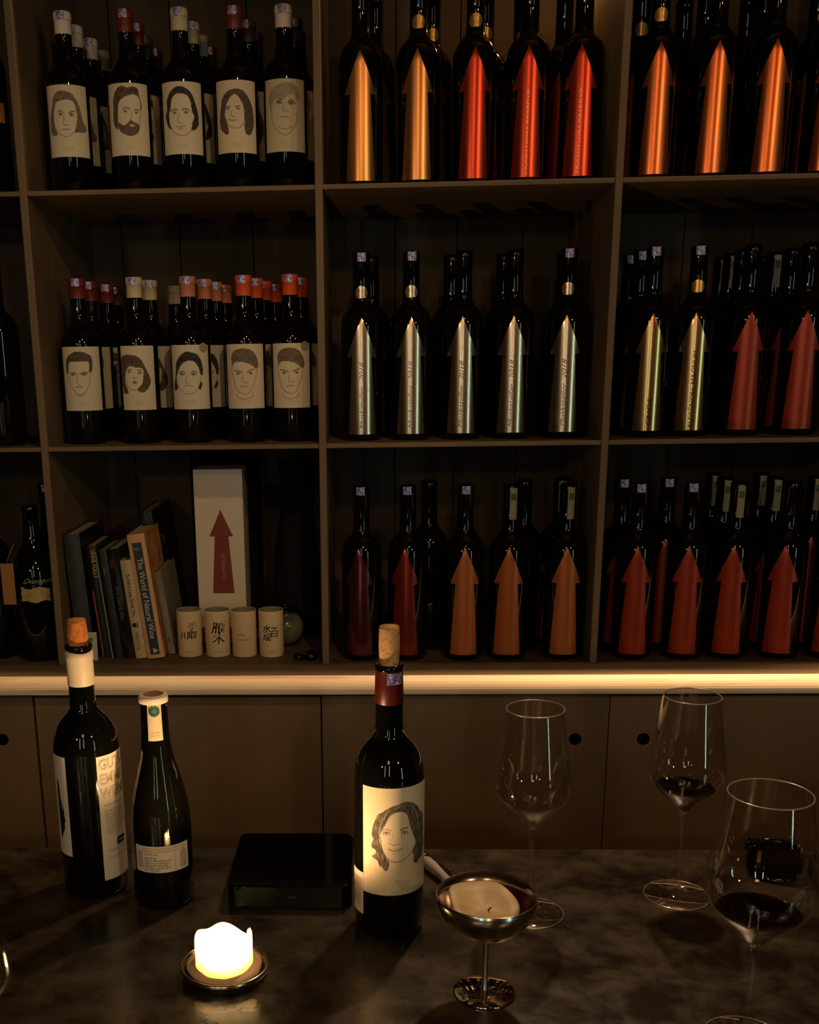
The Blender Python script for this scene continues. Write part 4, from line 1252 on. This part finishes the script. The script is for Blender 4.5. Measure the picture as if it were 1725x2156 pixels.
b.text('WHITE DRY', 0.0032, mat('ink_red', (0.35, 0.05, 0.03), 0.6), fn, 'LEFT', at=(-0.022, 0.0730))
for k, s_ in enumerate(('Importer no', 'serve at cellar temperature', 'keep in a cool dark place', 'please drink responsibly', 'lot number and date above', '750 ml alc 12%')):
    b.text(s_, 0.0032, M_INK, fn, 'LEFT', at=(-0.022, 0.0690 - 0.0031 * k), sx=0.9)
for u in (-0.030, -0.0275, -0.025):
    b.text('ESTATE BOTTLED', 0.0030, M_INK, fn, rot=PI / 2, at=(u, 0.0665), sx=0.85)
b.patch(0.0358, 0.40, 0.412, 0.051, 0.083, M_GREY, 1, off=0.0008)
for k in range(7):
    b.patch(0.0358, 0.58 + 0.04 * k, 0.60 + 0.04 * k, 0.0535, 0.0720 + 0.003 * (3 - abs(k - 3)), M_GREY, 1, off=0.0008)
obj('label', b, t)

# -- glossy black box
t = thing('black_box', 'flat glossy black box with rounded corners lying on bar behind the candle', 'box', (-0.0935, -0.7825, ZB))


def rounded_box(w, d, h, rc, m):
    def ring(inset, z):
        out = []
        for (sx, sy, a0) in ((1, 1, 0), (-1, 1, PI / 2), (-1, -1, PI), (1, -1, 1.5 * PI)):
            for k in range(7):
                a = a0 + PI / 2 * k / 6
                out.append((sx * (w / 2 - rc) + (rc - inset) * cos(a), sy * (d / 2 - rc) + (rc - inset) * sin(a), z))
        return out
    rings = [ring(0.0015, 0), ring(0, 0.0015), ring(0, h - 0.002), ring(0.0006, h - 0.0006), ring(0.002, h)]
    vs = sum(rings, [])
    n = 28
    fs = []
    for j in range(len(rings) - 1):
        for k in range(n):
            fs.append((j * n + k, j * n + (k + 1) % n, (j + 1) * n + (k + 1) % n, (j + 1) * n + k))
    fs.append(tuple(range(n))[::-1])
    fs.append(tuple((len(rings) - 1) * n + k for k in range(n)))
    return MB().add(vs, fs, m, False)


b = rounded_box(0.147, 0.147, 0.0300, 0.012, M_BLACKG)
case = obj('case', b, t)
obj('logo', MB().text('acer', 0.0058, mat('logo_grey', (0.10, 0.09, 0.08), 0.5), lambda X, Y: (X, -0.0738, Y), at=(0.004, 0.0155)), case)

# -- corkscrew
t = thing('corkscrew', 'white-handled waiter corkscrew lying on bar behind the metal coupe', 'corkscrew', (0.0835, -0.775, ZB), 0.0)
p0, p1 = Vector((-0.015, 0.035, 0.008)), Vector((0.022, -0.062, 0.008))
dv = (p1 - p0)
n = 12
obj('handle', MB().tube([p0 + dv * k / n + Vector((0.004 * sin(PI * k / n), 0, 0)) for k in range(n + 1)], [0.0035] + [0.0062 + 0.0010 * sin(3 * PI * k / n) for k in range(1, n)] + [0.004], M_WHITEP, 14, flat=1.15), t)
off = Vector((0.0125, 0.004, 0.0))
obj('lever', MB().tube([p0 + dv * k / 8 * 0.75 + off * (0.5 + 0.5 * min(1, k / 3)) for k in range(9)], [0.0035, 0.004, 0.003, 0.0035, 0.003, 0.0045, 0.003, 0.005, 0.003], M_STEELD, 10), t)
obj('hinge', MB().tube([p0 + Vector((-0.010, 0.006, 0)), p0 + Vector((0.008, 0.004, 0.002))], 0.0048, M_STEEL, 12), t)
obj('screw_worm', MB().tube([p0 + dv * (0.25 + 0.5 * k / 60) + Vector((0.0215, 0.006, -0.002)) + Vector((0.0028 * cos(k * 0.63), 0, 0.0028 * sin(k * 0.63))) for k in range(61)], 0.0009, M_STEEL, 6), t)

# -- metal coupe with burnt candle remains
XK, YK = 0.1162, -1.0273
t = thing('metal_coupe', 'polished steel coupe bowl on a thin stem at front of bar', 'coupe', (XK, YK, ZB))
bowl = [(0.0, 0.0640), (0.010, 0.0645), (0.022, 0.0680), (0.034, 0.0755), (0.0430, 0.0865), (0.0480, 0.0985), (0.0498, 0.1105)]
inner = [(0.0490, 0.1110), (0.0470, 0.0990), (0.0420, 0.0880), (0.0332, 0.0772), (0.022, 0.0700), (0.010, 0.0665), (0, 0.0660)]
obj('bowl', MB().lathe(bowl + inner, M_STEEL, 72), t)
obj('stem', MB().lathe([(0.0036, 0.0040), (0.0030, 0.012), (0.0030, 0.058), (0.0040, 0.0638), (0, 0.0638)], M_STEEL, 24), t)
obj('foot', MB().lathe([(0, 0.0012), (0.0300, 0.0), (0.0315, 0.0012), (0.0300, 0.0022), (0.012, 0.0032), (0.0036, 0.0045), (0, 0.0045)], mat('mirror_steel', (0.70, 0.62, 0.54), 0.06, 1.0), 56), t)
t = thing('burnt_candle', 'burnt-down cream wax candle stump sitting in the steel coupe', 'candle', (XK - 0.003, YK + 0.002, ZB + 0.0795), 0.0)


def waxwob(r, z, a):
    k = min(1.0, r / 0.036)
    zz = z + 0.006 * k * sin(a - 1.9) + (0.0022 * sin(3 * a + 1) * k)
    return r * (1 + 0.06 * sin(2 * a + 0.8) + 0.03 * sin(5 * a)), zz


obj('wax', MB().lathe([(0, 0.000), (0.016, 0.002), (0.026, 0.008), (0.0345, 0.0160), (0.0360, 0.0205), (0.0335, 0.0225), (0.024, 0.0175), (0.010, 0.0155), (0, 0.0150)], M_WAX, 48, wob=waxwob), t)
obj('wick', MB().tube([(0.004, -0.005, 0.0135), (0.005, -0.006, 0.017), (0.007, -0.0065, 0.0185)], 0.0007, M_INK, 6), t)

# -- lit pillar candle
XW, YW = -0.152, -0.9935
t = thing('candle_dish', 'round steel lid used as a dish under the lit candle', 'dish', (XW, YW, ZB))
obj('dish_body', MB().lathe([(0, 0.0008), (0.036, 0.0008), (0.0405, 0.0), (0.0440, 0.0018), (0.0462, 0.0075), (0.0465, 0.0105), (0.0452, 0.0118), (0.0435, 0.0112), (0.0420, 0.0070), (0.038, 0.0032), (0, 0.0030)], M_STEEL, 72), t)
t = thing('lit_candle', 'glowing lit pillar candle with ragged wax rim in a steel dish', 'candle', (XW, YW, ZB + 0.0034))
M_CW = mat('lit_wax', (0.97, 0.90, 0.80), 0.5, 0, 0.3, Subsurface_Weight=1.0, Subsurface_Scale=0.017, Subsurface_Radius=(1.0, 0.84, 0.62))


def rim(a):
    # peaks of the melted rim, angle 0 faces the viewer, positive to the right
    a = (a + PI) % (2 * PI) - PI
    pk = 0
    for (c, w, h) in ((1.45, 0.26, 0.017), (-2.95, 0.40, 0.0060), (2.35, 0.4, -0.004), (-1.75, 0.5, 0.007), (-0.7, 0.5, 0.004), (0.3, 0.6, 0.002)):
        d = (a - c + PI) % (2 * PI) - PI
        pk += h * math.exp(-(d / w) ** 2)
    return pk


def cwob(r, z, a):
    k = max(0.0, min(1.0, (z - 0.012) / 0.022))
    pool = 0.0012 * sin(2 * a - 1) + 0.0008 * sin(5 * a) if 0.003 < z < 0.009 else 0.0
    return r * (1 + 0.025 * sin(3 * a + 0.5) + 0.012 * sin(9 * a)), z + k * rim(a) + pool


obj('wax_pillar', MB().lathe([(0.0, 0.0005), (0.0305, 0.0005), (0.0303, 0.0110), (0.0300, 0.016), (0.0300, 0.022), (0.0302, 0.027),
                              (0.0300, 0.0325), (0.0286, 0.0345), (0.0266, 0.0330), (0.0250, 0.027), (0.0190, 0.0205), (0, 0.0190)], M_CW, 96, wob=cwob), t)
obj('melted_wax', MB().lathe([(0.0, 0.0), (0.0385, 0.0), (0.0396, 0.0035), (0.0387, 0.0065), (0.0350, 0.0078), (0.0318, 0.0084), (0.0290, 0.0086)], mat('melted_wax', (0.88, 0.60, 0.32), 0.4, 0, 0.4), 64,
                             wob=lambda r, z, a: (r * (1 + 0.025 * sin(3 * a + 0.5) + 0.012 * sin(7 * a)), z + (0.0012 * sin(2 * a - 1) if z > 0.005 else 0))), t)
obj('wick', MB().tube([(0, 0, 0.016), (0.001, 0, 0.023), (0.003, 0, 0.028)], 0.0009, M_INK, 8), t)
M_FL = bpy.data.materials.new('flame')
M_FL.use_nodes = True
N, L = M_FL.node_tree.nodes, M_FL.node_tree.links
N.clear()
o_ = N.new('ShaderNodeOutputMaterial')
em = N.new('ShaderNodeEmission')
em.inputs[0].default_value = (1.0, 0.62, 0.22, 1)
em.inputs[1].default_value = 60.0
L.new(em.outputs[0], o_.inputs[0])
obj('flame', MB().lathe([(0, 0.024), (0.0030, 0.027), (0.0042, 0.032), (0.0036, 0.038), (0.0016, 0.045), (0, 0.050)], M_FL, 16), t)
light('candle_flame_light', 'POINT', (XW, YW, ZB + 0.0262), 7.5, (1.0, 0.60, 0.27), shadow_soft_size=0.006)


# -- wine glasses
def glass(label, x, y, sr, wine=None, rot=(0, 0, 0), lo=0.0, group=None):
    t = thing('wine_glass', label, 'wine glass', (x, y, ZB), rot=rot, group=group)
    k = sr
    zl = lo
    out = [(0.0062, 0.1060 - zl), (0.0095, 0.1125 - zl), (0.0180, 0.1230 - zl), (0.0300, 0.1345 - zl * 0.8), (0.0395, 0.1450 - zl * 0.6), (0.0432, 0.1545 - zl * 0.3), (0.0430, 0.1640), (0.0412, 0.1800),
           (0.0380, 0.2020), (0.0348, 0.2250), (0.0318, 0.2480)]
    th = 0.0009
    sm = smooth(out, False, 3)
    o2 = [(p[0] * k, p[1]) for p in sm]
    i2 = [(p[0] * k - th, p[1] + (0.0012 if i < 3 else 0)) for i, p in enumerate(sm)][::-1]
    bb = MB().lathe(o2, M_THIN, 64)
    bb.lathe([p for p in i2 if p[0] > 0.004] + [(0, i2[-1][1])], M_THIN, 64)
    bb.tube([((o2[-1][0] - 0.0004) * sin(2 * PI * q / 72), -(o2[-1][0] - 0.0004) * cos(2 * PI * q / 72), 0.2483) for q in range(72)], 0.00072, M_RIM, 6, closed=True)
    obj('bowl', bb, t)
    st = [(0, 0.0075), (0.0042, 0.0075), (0.0036, 0.020), (0.0034, 0.060), (0.0038, 0.090 - zl), (0.0062, 0.1060 - zl), (0.0075 * k, 0.1090 - zl), (0, 0.1088 - zl)]
    obj('stem', MB().lathe(st, M_THIN, 24), t)
    ft = [(0, 0.0002), (0.0375, 0.0), (0.0380, 0.0008), (0.0370, 0.0014), (0.018, 0.0028), (0.0070, 0.0055), (0.0042, 0.0085), (0, 0.0086)]
    fb = MB().lathe(ft, M_THIN, 64)
    fb.tube([(0.0376 * sin(2 * PI * q / 72), -0.0376 * cos(2 * PI * q / 72), 0.0008) for q in range(72)], 0.00055, M_RIM, 6, closed=True)
    obj('foot', fb, t)
    if wine:
        zs = [p[1] for p in sm]
        rs = [p[0] * k for p in sm]
        rw = float(np.interp(wine, zs, rs)) - th - 0.0003
        pts = [(0, 0.1105 - zl)]
        for z in np.linspace(0.112 - zl, wine, 12):
            pts.append((max(0.001, float(np.interp(z, zs, rs)) - th - 0.0003), float(z)))
        obj('wine', MB().lathe(pts[:-2], M_WINELOW, 56).lathe(pts[-3:], M_WINEEDGE, 56).lathe([(rw, wine), (rw - 0.002, wine - 0.0003), (0, wine - 0.0003)], M_WINE, 56), t)
    return t


glass('empty wine glass standing behind the steel coupe', 0.186, -0.8619, 1.0, rot=(0, -0.012, 0), group='wine glasses on the bar')
glass('wine glass with a little red wine, standing behind the front right glass', 0.3655, -0.8171, 1.0, wine=0.1385, group='wine glasses on the bar')
glass('large wine glass with red wine at the front right corner', 0.3515, -1.1030, 1.13, wine=0.134, lo=0.006, group='wine glasses on the bar')
glass('wine glass cut off by the left picture edge near the candle', -0.3265, -1.2572, 1.0, group='wine glasses on the bar')

# -- sunglasses lying at the right
t = thing('sunglasses', 'black sunglasses with dark lenses lying on bar behind the front right glass', 'sunglasses', (0.520, -0.800, ZB + 0.003), rot=(0, 0, -0.42))
T = Matrix.Translation((0, 0, 0.0)) @ Matrix.Rotation(-0.80, 4, 'X')
fr, ln = MB(), []
for sx in (-1, 1):
    pts = []
    for k in range(28):
        a = 2 * PI * k / 28
        c, s_ = cos(a), sin(a)
        px = sx * 0.035 + 0.030 * math.copysign(abs(c) ** 0.75, c)
        pz = 0.028 + 0.026 * math.copysign(abs(s_) ** 0.8, s_)
        pts.append(T @ Vector((px, 0.004 * abs(px) / 0.06, pz)))
    fr.tube(pts, 0.0028, M_BLACKG, 8, closed=True)
    ln.append(pts)
fr.tube([T @ Vector((-0.008, 0, 0.036)), T @ Vector((0, -0.001, 0.040)), T @ Vector((0.008, 0, 0.036))], 0.0026, M_BLACKG, 8)
obj('frame', fr, t)
M_LENS = thin_glass('dark_lens', (0.16, 0.11, 0.07))
for pts in ln:
    c = sum(pts, Vector()) / len(pts)
    obj('lens', MB().add([tuple(c)] + [tuple(p) for p in pts], [(0, 1 + k, 1 + (k + 1) % 28) for k in range(28)], M_LENS), t)
for sx in (-1, 1):
    obj('temple', MB().tube([T @ Vector((sx * 0.066, 0.004, 0.038)), Vector((sx * 0.068, 0.045, 0.028)), Vector((sx * 0.066, 0.080, 0.014)), Vector((sx * 0.060, 0.105, 0.004))], [0.0045, 0.004, 0.003, 0.003], M_BLACKG, 10), t)
